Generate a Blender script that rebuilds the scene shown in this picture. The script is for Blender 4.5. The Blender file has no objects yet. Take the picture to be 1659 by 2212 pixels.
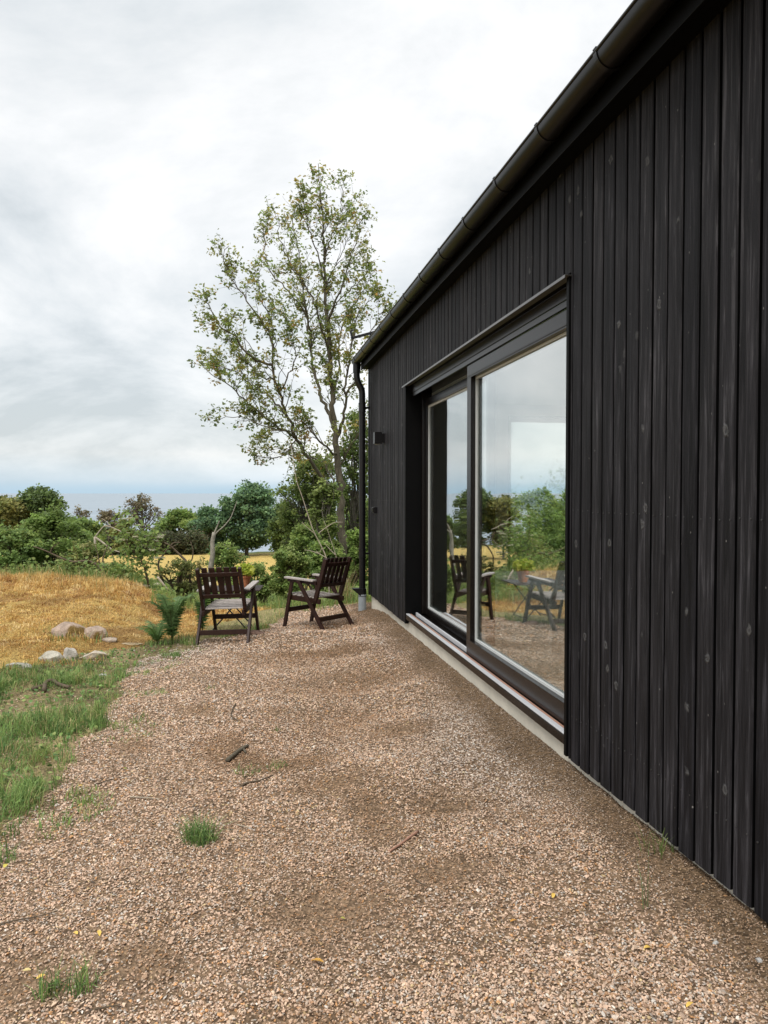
import bpy, math, random
import numpy as np
from mathutils import Vector

random.seed(7)
RNG = np.random.default_rng(11)
D = bpy.data
scene = bpy.context.scene
COL = scene.collection
RAD = math.radians

# ------------------------------------------------------------------ camera
EYE = np.array([0.0, 0.0, 1.55])
YAW, PITCH, FPX = RAD(10.48), RAD(1.468), 1600.0
FWD = np.array([math.sin(YAW) * math.cos(PITCH), math.cos(YAW) * math.cos(PITCH), -math.sin(PITCH)])
RGT = np.array([math.cos(YAW), -math.sin(YAW), 0.0])
UPV = np.cross(RGT, FWD)
cam = D.cameras.new("camera")
cam.sensor_width = 36.0
cam.lens = FPX / 2212.0 * 36.0
cam.clip_start = 0.05
cam.clip_end = 60000
cam_o = D.objects.new("camera", cam)
COL.objects.link(cam_o)
cam_o.location = EYE
cam_o.rotation_euler = (math.pi / 2 - PITCH, 0, -YAW)
scene.camera = cam_o


def ray(px, py):
    return FWD + (px - 829.5) / FPX * RGT + (1106 - py) / FPX * UPV


def atd(px, py, d):
    """world point seen at that place of the photo, d metres in front"""
    return EYE + ray(px, py) * d


# ------------------------------------------------------------------ terrain
def sstep(x):
    x = np.clip(x, 0, 1)
    return x * x * (3 - 2 * x)


_ph = np.random.default_rng(3).uniform(0, 6.28, (8, 40))


def wob(x, y, f, seed=0, n=9):
    """cheap smooth noise, about -1..1"""
    r = np.random.default_rng(100 + seed)
    out = 0
    for k in range(n):
        a = r.uniform(0, 6.28)
        ff = f * r.uniform(0.6, 1.7)
        out = out + np.sin((x * math.cos(a) + y * math.sin(a)) * ff + r.uniform(0, 6.28))
    return out / math.sqrt(n) / 1.2


HOLES = [(.30, 2.75, .25, .035), (.78, 2.85, .17, .025), (-.85, 2.5, .2, .02), (.95, 3.5, .16, .025), (.15, 2.1, .15, .02), (1.0, 4.7, .2, .02), (.45, 3.9, .18, .015)]


def zg(X, Y):
    X = np.asarray(X, float)
    Y = np.asarray(Y, float)
    w = np.interp(Y, [-3, 0, 2, 3.7, 7.6, 8.9, 9.6, 10, 11, 12.5, 15], [.15, .145, .135, .108, .075, .065, .01, -.04, -.08, -.14, -.2])
    t = np.maximum(1.65 - X, 0)
    tp = 1 - np.exp(-t / 0.7)
    near = w - 0.15 * tp - 0.012 * np.maximum(t - 1, 0)
    left = np.interp(Y, [0, 5, 6.8, 8.0, 9.5, 12, 15], [-.06, -.09, -.09, 0.0, .03, .03, .0])
    k = sstep((-0.9 - X) / 1.3)
    z = near * (1 - k) + left * k
    yc = np.interp(X, [-8, -4, -2.2, -0.5, 1.6, 8], [14.5, 14.3, 12.6, 11.3, 10.8, 10.8])
    s = np.maximum(Y - yc, 0)
    drop = np.interp(s, [0, 1, 2.5, 5, 10, 20, 31, 82, 100, 130, 200, 280], [0, .07, .28, .7, 1.3, 2.3, 3.2, 5.95, 6.8, 9.5, 20, 28])
    near_w = np.exp(-np.maximum(np.hypot(X, Y) - 14, 0) / 10)
    z = z - drop
    rg = np.exp(-((t - .75) / .75) ** 2)
    z = z + near_w * (0.014 * wob(X, Y, 2.2, 1) * sstep(t / .5) + 0.009 * wob(X, Y, 6.0, 2) * sstep(t / .3) + 0.045 * rg * wob(X * .4, Y, 6.5, 6) * sstep(t / .3) + .004 * wob(X, Y, 19, 7))
    for hx, hy, hr, hd in HOLES:
        z = z - hd * np.exp(-(((X - hx) ** 2 + ((Y - hy) * 1.4) ** 2) / hr ** 2))
    z = z + (0.035 * wob(X, Y, 1.7, 4) + .018 * wob(X, Y, 5, 8)) * k * sstep((Y - 6.5) / 2) * near_w
    z = z - 0.25 * (1 - near_w) * wob(X, Y, .05, 5)
    return z


def G(px, py):
    """point of the ground seen at that place of the photo"""
    r = ray(px, py)
    t = np.concatenate([np.arange(1, 40, .01), np.arange(40, 200, .2)])
    P = EYE + t[:, None] * r
    below = P[:, 2] < zg(P[:, 0], P[:, 1])
    i = int(np.argmax(below)) if below.any() else len(t) - 1
    p = P[i].copy()
    p[2] = float(zg(p[0], p[1]))
    return p


def inpoly(x, y, poly):
    c = np.zeros(x.shape, bool)
    n = len(poly)
    for i in range(n):
        x0, y0 = poly[i]
        x1, y1 = poly[(i + 1) % n]
        if y0 == y1:
            continue
        hit = ((y0 > y) != (y1 > y)) & (x < (x1 - x0) * (y - y0) / (y1 - y0) + x0)
        c ^= hit
    return c


def gp(lst):
    return [tuple(G(*p)[:2]) for p in lst]


EDGE = gp([(0, 1795), (60, 1762), (120, 1690), (150, 1640), (205, 1590), (235, 1550), (250, 1480), (330, 1418), (400, 1405), (428, 1393)])
BACK = gp([(580, 1356), (597, 1343), (619, 1327), (640, 1306), (690, 1302), (757, 1296), (797, 1294)])
GRAVEL = [(1.75, -4), (-1.5, -4), (-1.5, 1.0)] + EDGE + BACK + [(1.4, 10.9), (2.2, 10.7), (2.2, -4)]
GREEN1 = [(-1.5, -4), (-1.5, 1.0)] + EDGE + gp([(405, 1375), (330, 1387), (250, 1402), (130, 1428), (0, 1455)]) + [(-6.5, 6.6), (-9, 6), (-9, -4)]
GREEN2 = gp([(428, 1393)]) + BACK + [(1.4, 10.9), (2.2, 10.7), (2.2, 11.8)] + gp([(720, 1292), (640, 1298), (560, 1328), (440, 1352)])


def zones(x, y):
    j = .09
    xj = x + j * wob(x, y, 9, 21)
    yj = y + j * wob(x, y, 9, 22)
    g = inpoly(xj, yj, GRAVEL)
    n1 = inpoly(xj, yj, GREEN1) & ~g
    n2 = inpoly(xj, yj, GREEN2) & ~g & ~n1
    return g, n1, n2


# ------------------------------------------------------------------ mesh helpers
def mesh_np(name, V, F, col=None, smooth=False):
    """V (n,3); F list of int arrays (m,k)"""
    me = D.meshes.new(name)
    V = np.ascontiguousarray(V, dtype=np.float32)
    me.vertices.add(len(V))
    me.vertices.foreach_set("co", V.ravel())
    F = [np.asarray(f, dtype=np.int32) for f in F if len(f)]
    loops = np.concatenate([f.ravel() for f in F])
    tot = np.concatenate([np.full(len(f), f.shape[1], np.int32) for f in F])
    start = np.concatenate([[0], np.cumsum(tot)[:-1]]).astype(np.int32)
    me.loops.add(len(loops))
    me.loops.foreach_set("vertex_index", loops)
    me.polygons.add(len(tot))
    me.polygons.foreach_set("loop_start", start)
    me.polygons.foreach_set("loop_total", tot)
    me.polygons.foreach_set("use_smooth", np.full(len(tot), smooth, bool))
    me.update(calc_edges=True)
    me.validate(verbose=False)
    if col is not None:
        a = me.attributes.new("Col", 'FLOAT_COLOR', 'POINT')
        c = np.ones((len(V), 4), np.float32)
        c[:, :3] = col
        a.data.foreach_set("color", c.ravel())
    return me


class MB:
    def __init__(s):
        s.v, s.f, s.c = [], [], []

    def add(s, v, f, c=None):
        n = len(s.v)
        s.v += [tuple(p) for p in v]
        s.f += [tuple(i + n for i in q) for q in f]
        if c is not None:
            s.c += [c] * len(v)

    def box(s, x0, x1, y0, y1, z0, z1, c=None):
        v = [(x, y, z) for x in (x0, x1) for y in (y0, y1) for z in (z0, z1)]
        s.add(v, [(0, 1, 3, 2), (4, 6, 7, 5), (0, 4, 5, 1), (2, 3, 7, 6), (0, 2, 6, 4), (1, 5, 7, 3)], c)

    def beam(s, p, q, w, t, side=(1, 0, 0)):
        """bar from p to q; width w along side, thickness t across"""
        p, q, sd = Vector(p), Vector(q), Vector(side)
        d = (q - p).normalized()
        sd = (sd - d * sd.dot(d)).normalized()
        n = d.cross(sd)
        v = []
        for e in (p, q):
            for a, b in ((-1, -1), (1, -1), (1, 1), (-1, 1)):
                v.append(e + sd * (a * w / 2) + n * (b * t / 2))
        s.add(v, [(0, 3, 2, 1), (4, 5, 6, 7), (0, 1, 5, 4), (1, 2, 6, 5), (2, 3, 7, 6), (3, 0, 4, 7)])

    def tube(s, pts, radii, k=8, cap=True):
        V, F = tube(np.array(pts, float), np.array(radii, float) if hasattr(radii, '__len__') else np.full(len(pts), float(radii)), k)
        f = [tuple(q) for q in F]
        n = len(pts)
        if cap:
            f += [tuple(range(k))[::-1], tuple((n - 1) * k + i for i in range(k))]
        s.add(V, f)

    def lathe(s, c, prof, k=24, c0=True, c1=True):
        v = []
        for r, z in prof:
            for i in range(k):
                a = 2 * math.pi * i / k
                v.append((c[0] + r * math.cos(a), c[1] + r * math.sin(a), c[2] + z))
        f = []
        for j in range(len(prof) - 1):
            for i in range(k):
                i2 = (i + 1) % k
                f.append((j * k + i, j * k + i2, (j + 1) * k + i2, (j + 1) * k + i))
        if c0:
            f.append(tuple(range(k))[::-1])
        if c1:
            f.append(tuple((len(prof) - 1) * k + i for i in range(k)))
        s.add(v, f)

    def mesh(s, name, smooth=False):
        me = D.meshes.new(name)
        me.from_pydata(s.v, [], s.f)
        if s.c:
            a = me.attributes.new("Col", 'FLOAT_COLOR', 'POINT')
            for i, c in enumerate(s.c):
                a.data[i].color = (c[0], c[1], c[2], 1)
        if smooth:
            me.polygons.foreach_set("use_smooth", [True] * len(me.polygons))
        me.update()
        return me


def tube(P, R, k=6):
    n = len(P)
    T = np.gradient(P, axis=0)
    T /= np.linalg.norm(T, axis=1)[:, None] + 1e-9
    up = np.array([0.31, 0.17, .94]) if abs(T[0] @ np.array([0.31, 0.17, .94])) < .9 else np.array([1., 0, 0])
    A = np.cross(T, up)
    A /= np.linalg.norm(A, axis=1)[:, None] + 1e-9
    B = np.cross(T, A)
    ang = np.arange(k) * 2 * math.pi / k
    V = P[:, None, :] + R[:, None, None] * (np.cos(ang)[None, :, None] * A[:, None, :] + np.sin(ang)[None, :, None] * B[:, None, :])
    i = np.arange(n - 1)[:, None] * k
    j = np.arange(k)[None, :]
    j2 = (j + 1) % k
    F = np.stack([i + j, i + j2, i + k + j2, i + k + j], -1).reshape(-1, 4)
    return V.reshape(-1, 3), F


def tubes_mesh(name, paths, off=(0, 0, 0), smooth=True):
    Vs, Fs, n = [], [], 0
    for P, R, k in paths:
        V, F = tube(np.asarray(P, float), np.asarray(R, float), k)
        Vs.append(V)
        Fs.append(F + n)
        n += len(V)
    V = np.concatenate(Vs) - np.asarray(off, float)
    return mesh_np(name, V, [np.concatenate(Fs)], smooth=smooth)


def link(name, me, mat=None, parent=None, smooth=None, bevel=0):
    o = D.objects.new(name, me)
    COL.objects.link(o)
    if mat is not None:
        me.materials.append(mat)
    if parent is not None:
        o.parent = parent
    if bevel:
        b = o.modifiers.new("bevel", 'BEVEL')
        b.width = bevel
        b.segments = 2
        b.limit_method = 'ANGLE'
    return o


def tag(o, label, cat, group=None, kind=None):
    if label:
        o['label'] = label
    if cat:
        o['category'] = cat
    if group:
        o['group'] = group
    if kind:
        o['kind'] = kind
    return o


def thing(name, label, cat, loc=(0, 0, 0), rotz=0, group=None):
    o = D.objects.new(name, None)
    o.empty_display_size = .1
    COL.objects.link(o)
    o.location = [float(a) for a in loc]
    o.rotation_euler = (0, 0, rotz)
    return tag(o, label, cat, group)


# ------------------------------------------------------------------ materials
def new_mat(name):
    m = D.materials.new(name)
    m.use_nodes = True
    nt = m.node_tree
    nt.nodes.clear()
    return m, nt


class N:
    def __init__(s, nt):
        s.nt = nt

    def __call__(s, t, ins=None, **props):
        n = s.nt.nodes.new(t)
        for k, v in props.items():
            setattr(n, k, v)
        for k, v in (ins or {}).items():
            sock = n.inputs[k]
            if isinstance(v, tuple) and len(v) == 2 and hasattr(v[0], 'outputs'):
                s.nt.links.new(v[0].outputs[v[1]], sock)
            elif hasattr(v, 'outputs'):
                s.nt.links.new(v.outputs[0], sock)
            else:
                sock.default_value = v
        return n

    def ramp(s, fac, stops, interp='LINEAR'):
        n = s.nt.nodes.new('ShaderNodeValToRGB')
        n.color_ramp.interpolation = interp
        e = n.color_ramp.elements
        while len(e) < len(stops):
            e.new(0.5)
        for i, (p, c) in enumerate(stops):
            e[i].position = p
            e[i].color = (c[0], c[1], c[2], 1) if hasattr(c, '__len__') else (c, c, c, 1)
        s.nt.links.new(fac.outputs[0] if hasattr(fac, 'outputs') else fac[0].outputs[fac[1]], n.inputs[0])
        return n

    def mix(s, fac, a, b, mode='MIX'):
        n = s.nt.nodes.new('ShaderNodeMix')
        n.data_type = 'RGBA'
        n.blend_type = mode
        for sock, v in ((n.inputs[0], fac), (n.inputs[6], a), (n.inputs[7], b)):
            if isinstance(v, tuple) and hasattr(v[0], 'outputs'):
                s.nt.links.new(v[0].outputs[v[1]], sock)
            elif hasattr(v, 'outputs'):
                s.nt.links.new(v.outputs[2] if v.bl_idname == 'ShaderNodeMix' else v.outputs[0], sock)
            elif isinstance(v, (int, float)):
                sock.default_value = v
            else:
                sock.default_value = (*v, 1)
        return (n, 2)

    def math(s, op, a, b=0.0, clamp=False):
        n = s.nt.nodes.new('ShaderNodeMath')
        n.operation = op
        n.use_clamp = clamp
        for i, v in enumerate((a, b)):
            if isinstance(v, tuple):
                s.nt.links.new(v[0].outputs[v[1]], n.inputs[i])
            elif hasattr(v, 'outputs'):
                s.nt.links.new(v.outputs[0], n.inputs[i])
            else:
                n.inputs[i].default_value = v
        return n

    def out(s, shader):
        o = s.nt.nodes.new('ShaderNodeOutputMaterial')
        s.nt.links.new(shader.outputs[0], o.inputs[0])


def simple(name, col, rough=.6, spec=.5, var=.25, scale=8, bump=0.0, stretch=(1, 1, 1), metal=0.0, bscale=None):
    """base colour with soft procedural variation and an optional bump"""
    m, nt = new_mat(name)
    n = N(nt)
    tc = n('ShaderNodeTexCoord')
    mp = n('ShaderNodeMapping', {'Vector': (tc, 'Object'), 'Scale': stretch})
    nz = n('ShaderNodeTexNoise', {'Vector': mp, 'Scale': scale, 'Detail': 6.0, 'Roughness': .65})
    lo = tuple(c * (1 - var) for c in col)
    hi = tuple(min(1, c * (1 + var)) for c in col)
    rp = n.ramp(nz, [(.25, lo), (.75, hi)])
    ins = {'Base Color': rp, 'Roughness': rough, 'Metallic': metal, 'Specular IOR Level': spec}
    if bump:
        nb = n('ShaderNodeTexNoise', {'Vector': mp, 'Scale': bscale or scale * 5, 'Detail': 5.0})
        bp = n('ShaderNodeBump', {'Height': nb, 'Strength': bump, 'Distance': .01})
        ins['Normal'] = bp
    n.out(n('ShaderNodeBsdfPrincipled', ins))
    return m


def attr_mat(name, rough=.7, transl=0.0, bump=0, bscale=80, spec=.3, var=.2, vscale=30):
    m, nt = new_mat(name)
    n = N(nt)
    at = n('ShaderNodeAttribute', attribute_name="Col")
    tc = n('ShaderNodeTexCoord')
    nz = n('ShaderNodeTexNoise', {'Vector': (tc, 'Object'), 'Scale': vscale, 'Detail': 4.0})
    rp = n.ramp(nz, [(.25, 1 - var), (.75, 1 + var)])
    c = n.mix(1.0, (at, 'Color'), rp, 'MULTIPLY')
    ins = {'Base Color': c, 'Roughness': rough, 'Specular IOR Level': spec}
    if bump:
        nb = n('ShaderNodeTexNoise', {'Vector': (tc, 'Object'), 'Scale': bscale, 'Detail': 5.0})
        ins['Normal'] = n('ShaderNodeBump', {'Height': nb, 'Strength': bump, 'Distance': .01})
    p = n('ShaderNodeBsdfPrincipled', ins)
    if transl:
        t = n('ShaderNodeBsdfTranslucent', {'Color': c})
        p = n('ShaderNodeMixShader', {0: transl, 1: p, 2: t})
    n.out(p)
    return m


M_LEAF = attr_mat("leaf", rough=.5, transl=.5, var=.1)
M_LEAFT = attr_mat("thin_leaf", rough=.5, transl=.65, var=.1)
M_DRYLEAF = attr_mat("dry_leaf", rough=.6, transl=.1, var=.2)
M_GRASS = attr_mat("grass_blade", rough=.6, transl=.3, var=.1)
M_STONE = attr_mat("gravel_stone", rough=.85, spec=.25, bump=.25, bscale=260, var=.22, vscale=160)
M_BARK = simple("bark", (.13, .115, .095), .9, .2, .45, 6, .8, (3, 3, .6))
M_BARKG = simple("grey_bark", (.105, .09, .065), .9, .2, .5, 5, .8, (3, 3, .7))
M_TWIG = simple("twig_bark", (.10, .075, .05), .85, .2, .3, 20, .4)
M_PALETWIG = simple("pale_dead_wood", (.36, .31, .24), .85, .2, .3, 9, .4, (2, 2, .4))
M_BIRCH = simple("lichen_bark", (.24, .22, .18), .9, .2, .5, 12, .6)
M_STAIN = simple("dark_stained_wood", (.026, .0105, .0072), .5, .28, .4, 9, .35, (1, 1, 1))
M_SLAT = simple("worn_sheen_wood", (.36, .32, .295), .42, .5, .45, 14, .3, (1.2, 9, 9))  # worn grey wood, lightened further for the sheen of the sky
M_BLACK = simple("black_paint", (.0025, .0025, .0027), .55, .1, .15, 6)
M_BLACKM = simple("black_metal", (.007, .0065, .007), .32, .35, .15, 6)
M_BROWNALU = simple("brown_black_aluminium", (.0065, .0045, .004), .27, .3, .08, 2)
M_ALU = simple("bare_aluminium", (.60, .61, .63), .4, .5, .06, 3, metal=.25)
M_BEAD = simple("grey_gasket", (.58, .59, .58), .45, .5, .06, 4)
M_COPPER = simple("reddish_timber", (.36, .2, .14), .55, .4, .2, 14, .1, (8, .6, 8))
M_CONCRETE = simple("pale_concrete", (.62, .58, .49), .85, .3, .14, 5, .2)
M_ROOF = simple("dark_roof_sheet", (.012, .013, .015), .4, .4, .2, 3)
M_GREYP = simple("grey_pipe_plastic", (.26, .29, .31), .5, .4, .1, 10)
M_TERRA = simple("terracotta", (.5, .19, .09), .8, .3, .15, 14, .1)
M_WHITE = simple("white_plaster", (.72, .71, .68), .8, .3, .04, 2)
M_FLOORW = simple("pale_floor_boards", (.66, .61, .53), .4, .4, .14, 3, stretch=(12, .8, 1))
M_TABLEW = simple("white_tabletop", (.75, .75, .74), .35, .5, .03, 2)
M_NAIL = simple("nail_steel", (.05, .05, .05), .45, .5, .3, 30, metal=.3)
M_FLASH = simple("grey_flashing", (.10, .10, .10), .28, .6, .1, 3)
M_GUTTER = simple("gutter_brown", (.006, .005, .0042), .33, .3, .2, 3)


def cladding_mat():
    m, nt = new_mat("black_timber_cladding")
    n = N(nt)
    tc = n('ShaderNodeTexCoord')
    at = n('ShaderNodeAttribute', attribute_name="Col")
    sep = n('ShaderNodeSeparateColor', {0: (at, 'Color')})
    off = n('ShaderNodeCombineXYZ', {'X': 0.0, 'Y': 0.0, 'Z': n.math('MULTIPLY', (sep, 0), 40.0)})
    vec = n('ShaderNodeVectorMath', {0: (tc, 'Object'), 1: off}, operation='ADD')
    mp = n('ShaderNodeMapping', {'Vector': vec, 'Scale': (12, 20, .9)})
    grain = n('ShaderNodeTexNoise', {'Vector': mp, 'Scale': 2.4, 'Detail': 9.0, 'Roughness': .72, 'Distortion': .6})
    mp2 = n('ShaderNodeMapping', {'Vector': vec, 'Scale': (8, 16, .7)})
    blot = n('ShaderNodeTexNoise', {'Vector': mp2, 'Scale': 1.3, 'Detail': 4.0})
    base = n.ramp(grain, [(.33, (.0062, .0060, .0070)), (.47, (.0115, .0112, .0126)), (.56, (.022, .0215, .0238)), (.655, (.052, .0515, .056)), (.77, (.125, .125, .132))])
    tone = n.ramp((sep, 1), [(0, (.65, .635, .67)), (1, (1.35, 1.3, 1.29))])
    c = n.mix(1.0, base, tone, 'MULTIPLY')
    bl = n.ramp(blot, [(.35, .7), (.7, 1.5)])
    c = n.mix(1.0, c, bl, 'MULTIPLY')
    # knots
    nk = n('ShaderNodeTexNoise', {'Vector': vec, 'Scale': 45.0, 'Detail': 3.0})
    vk = n('ShaderNodeVectorMath', {0: nk, 1: (.5, .5, .5)}, operation='SUBTRACT')
    vk = n('ShaderNodeVectorMath', {0: vk, 'Scale': .03}, operation='SCALE')
    vk = n('ShaderNodeVectorMath', {0: vec, 1: vk}, operation='ADD')
    mk = n('ShaderNodeMapping', {'Vector': vk, 'Scale': (0.01, 9.2, 6.5)})
    vo = n('ShaderNodeTexVoronoi', {'Vector': mk, 'Scale': 1.0, 'Randomness': 1.0})
    kn = n.ramp((vo, 'Distance'), [(.0, .25), (.05, .4), (.10, 1.0), (.16, 0.0)])
    krand = n.ramp((vo, 'Color'), [(.50, 0.0), (.66, 1.0)])
    kf = n.mix(1.0, kn, krand, 'MULTIPLY')
    kf2 = n.mix(1.0, kf, (.55, .55, .55), 'MULTIPLY')
    c = n.mix(kf2, c, (.14, .138, .135))
    # small pale specks of dust and splashes
    ms = n('ShaderNodeMapping', {'Vector': vec, 'Scale': (0.01, 34, 20)})
    vs = n('ShaderNodeTexVoronoi', {'Vector': ms, 'Scale': 1.0, 'Randomness': 1.0})
    sp = n.ramp((vs, 'Distance'), [(.0, 1.0), (.06, .9), (.10, 0.0)])
    sr = n.ramp((vs, 'Color'), [(.80, 0.0), (.88, 1.0)])
    sf = n.mix(1.0, sp, sr, 'MULTIPLY')
    c = n.mix(sf, c, (.2, .19, .18))
    rg = n.ramp(grain, [(.3, .5), (.8, .72)])
    h = n.math('ADD', n.math('MULTIPLY', grain, .7), n.math('MULTIPLY', (kf[0], 2), .5))
    bp = n('ShaderNodeBump', {'Height': h, 'Strength': .9, 'Distance': .008})
    n.out(n('ShaderNodeBsdfPrincipled', {'Base Color': c, 'Roughness': rg, 'Specular IOR Level': .1, 'Normal': bp}))
    return m


def glass_mat():
    m, nt = new_mat("window_glass")
    n = N(nt)
    lw = n('ShaderNodeLayerWeight', {'Blend': .5})
    f = n.math('POWER', (lw, 'Facing'), 1.4)
    f = n.math('MULTIPLY', f, .86)
    f = n.math('ADD', f, .05, True)
    tr = n('ShaderNodeBsdfTransparent', {'Color': (.93, .96, .94, 1)})
    tcg = n('ShaderNodeTexCoord')
    ng = n('ShaderNodeTexNoise', {'Vector': (tcg, 'Object'), 'Scale': 2.2, 'Detail': 1.0})
    bg_ = n('ShaderNodeBump', {'Height': ng, 'Strength': .12, 'Distance': .01})
    gl = n('ShaderNodeBsdfGlossy', {'Color': (.97, .98, .98, 1), 'Roughness': .006, 'Normal': bg_})
    n.out(n('ShaderNodeMixShader', {0: f, 1: tr, 2: gl}))
    return m


def ground_mat():
    m, nt = new_mat("ground")
    n = N(nt)
    at = n('ShaderNodeAttribute', attribute_name="Col")
    tc = n('ShaderNodeTexCoord')
    vo = n('ShaderNodeTexVoronoi', {'Vector': (tc, 'Object'), 'Scale': 70.0})
    sep = n('ShaderNodeSeparateColor', {0: (vo, 'Color')})
    v = n.ramp((sep, 0), [(0, .5), (.5, .95), (1, 1.4)])
    nz = n('ShaderNodeTexNoise', {'Vector': (tc, 'Object'), 'Scale': 3.0, 'Detail': 8.0, 'Roughness': .7})
    v2 = n.ramp(nz, [(.3, .75), (.7, 1.2)])
    c = n.mix(1.0, (at, 'Color'), v, 'MULTIPLY')
    c = n.mix(1.0, c, v2, 'MULTIPLY')
    bp = n('ShaderNodeBump', {'Height': (vo, 'Distance'), 'Strength': .7, 'Distance': .02})
    n.out(n('ShaderNodeBsdfPrincipled', {'Base Color': c, 'Roughness': .95, 'Specular IOR Level': .15, 'Normal': bp}))
    return m


def sea_mat():
    m, nt = new_mat("sea_water")
    n = N(nt)
    tc = n('ShaderNodeTexCoord')
    mp = n('ShaderNodeMapping', {'Vector': (tc, 'Object'), 'Scale': (.004, .02, 1)})
    nz = n('ShaderNodeTexNoise', {'Vector': mp, 'Scale': 1.0, 'Detail': 6.0})
    c = n.ramp(nz, [(.3, (.15, .20, .245)), (.7, (.22, .27, .31))])
    nb = n('ShaderNodeTexNoise', {'Vector': (tc, 'Object'), 'Scale': .3, 'Detail': 4.0})
    bp = n('ShaderNodeBump', {'Height': nb, 'Strength': .3, 'Distance': .5})
    n.out(n('ShaderNodeBsdfPrincipled', {'Base Color': c, 'Roughness': .35, 'Normal': bp}))
    return m


M_CLAD = cladding_mat()
M_GLASS = glass_mat()
M_GROUND = ground_mat()
M_SEA = sea_mat()

# ------------------------------------------------------------------ light and sky
SUN_EL, SUN_AZ = RAD(52), RAD(215)   # azimuth clockwise from +Y
world = D.worlds.new("World")
scene.world = world
world.use_nodes = True
nt = world.node_tree
nt.nodes.clear()
n = N(nt)
tc = n('ShaderNodeTexCoord')
sp = n('ShaderNodeSeparateXYZ', {0: (tc, 'Generated')})
zz = n.math('MAXIMUM', (sp, 'Z'), 0.0)
den = n.math('ADD', zz, .42)
cv = n('ShaderNodeCombineXYZ', {'X': n.math('DIVIDE', (sp, 'X'), den), 'Y': n.math('DIVIDE', (sp, 'Y'), den), 'Z': 0.0})
mp = n('ShaderNodeMapping', {'Vector': cv, 'Scale': (1.7, 1.7, 1), 'Location': (3.1, 0.4, 0)})
c1 = n('ShaderNodeTexNoise', {'Vector': mp, 'Scale': 1.0, 'Detail': 8.0, 'Roughness': .6, 'Distortion': .25})
clouds = n.ramp(c1, [(.33, (.45, .485, .50)), (.43, (.575, .60, .61)), (.52, (.68, .69, .69)), (.62, (.80, .795, .79))])
band = n.ramp(zz, [(0.0, 0.0), (.006, .05), (.016, .4), (.05, 1.0)])
cl = n.mix(band, (.37, .50, .60), clouds)
# an overcast sky is brightest overhead
zen = n('ShaderNodeMapRange', {'Value': zz, 'From Min': .5, 'From Max': .95, 'To Min': 1.0, 'To Max': 2.3}, interpolation_type='SMOOTHSTEP')
bg1 = n('ShaderNodeBackground', {'Color': cl, 'Strength': zen})
sky = n('ShaderNodeTexSky', sky_type='NISHITA', sun_disc=False, sun_elevation=SUN_EL, sun_rotation=SUN_AZ, air_density=1.0, dust_density=2.0)
bg2 = n('ShaderNodeBackground', {'Color': sky, 'Strength': .1})
mx = n('ShaderNodeMixShader', {0: .88, 1: bg2, 2: bg1})
wo = nt.nodes.new('ShaderNodeOutputWorld')
nt.links.new(mx.outputs[0], wo.inputs[0])

sun = D.lights.new("sun", 'SUN')
sun.energy = 1.5
sun.angle = RAD(25)
sun.color = (1.0, .965, .91)
so = D.objects.new("sun", sun)
COL.objects.link(so)
sd = Vector((math.sin(SUN_AZ) * math.cos(SUN_EL), math.cos(SUN_AZ) * math.cos(SUN_EL), math.sin(SUN_EL)))
so.rotation_euler = sd.to_track_quat('Z', 'Y').to_euler()
so.location = (0, 0, 30)

scene.view_settings.view_transform = 'Standard'
scene.view_settings.look = 'None'
scene.view_settings.exposure = 0.58
scene.view_settings.gamma = 1.0
scene.render.engine = 'CYCLES'
scene.cycles.max_bounces = 8
scene.cycles.transparent_max_bounces = 16
scene.cycles.caustics_reflective = False
scene.cycles.caustics_refractive = False


# ------------------------------------------------------------------ ground sheet
def spaced(lo, hi, a, b, h, g=1.14):
    core = list(np.arange(a, b + h / 2, h))
    out, s, x = [], h, core[-1]
    while x < hi:
        s = min(s * g, 400)
        x += s
        out.append(min(x, hi))
    pre, s, x = [], h, core[0]
    while x > lo:
        s = min(s * g, 400)
        x -= s
        pre.append(max(x, lo))
    return np.array(pre[::-1] + core + out)


xs = spaced(-700, 700, -5.5, 1.9, .06)
ys = spaced(-80, 285, 1.2, 14.6, .06)
GX, GY = np.meshgrid(xs, ys, indexing='ij')
GZ = zg(GX, GY)
ax, ay = GX.ravel(), GY.ravel()
gz, n1, n2 = zones(ax, ay)
gc = np.zeros((len(ax), 3))
mixn = .5 + .5 * wob(ax, ay, .9, 31)
straw = np.array([.40, .27, .085])
field = np.array([.47, .34, .11])
greenf = np.array([.10, .13, .035])
gc[:] = straw * (.75 + .3 * mixn[:, None])
br_ = sstep((wob(ax, ay, 1.4, 45) + .6 * wob(ax, ay, 5, 48) - .35) / .8)[:, None]
gc = gc * (1 - .6 * br_) + np.array([.20, .10, .035]) * .6 * br_
yc_ = np.interp(ax, [-8, -4, -2.2, -0.5, 1.6, 8], [14.5, 14.3, 12.6, 11.3, 10.8, 10.8])
s_ = ay - yc_
gr = sstep((s_ - np.where(ax < -1.5, 1.8, .9)) / 1.2)[:, None]
gc = gc * (1 - gr) + greenf * gr
fl = (sstep((s_ - 21) / 5))[:, None]
gc = gc * (1 - fl) + field * fl
rt = sstep((s_ - 84) / 8)[:, None]
gc = gc * (1 - rt) + greenf * .7 * rt
gc[n1] = (np.array([.21, .165, .085]) * (.75 + .5 * (.5 + .5 * wob(ax, ay, 5, 49)))[:, None])[n1]
gc[n2] = np.array([.26, .22, .10])
gc[gz] = np.array([.205, .138, .086])
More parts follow.
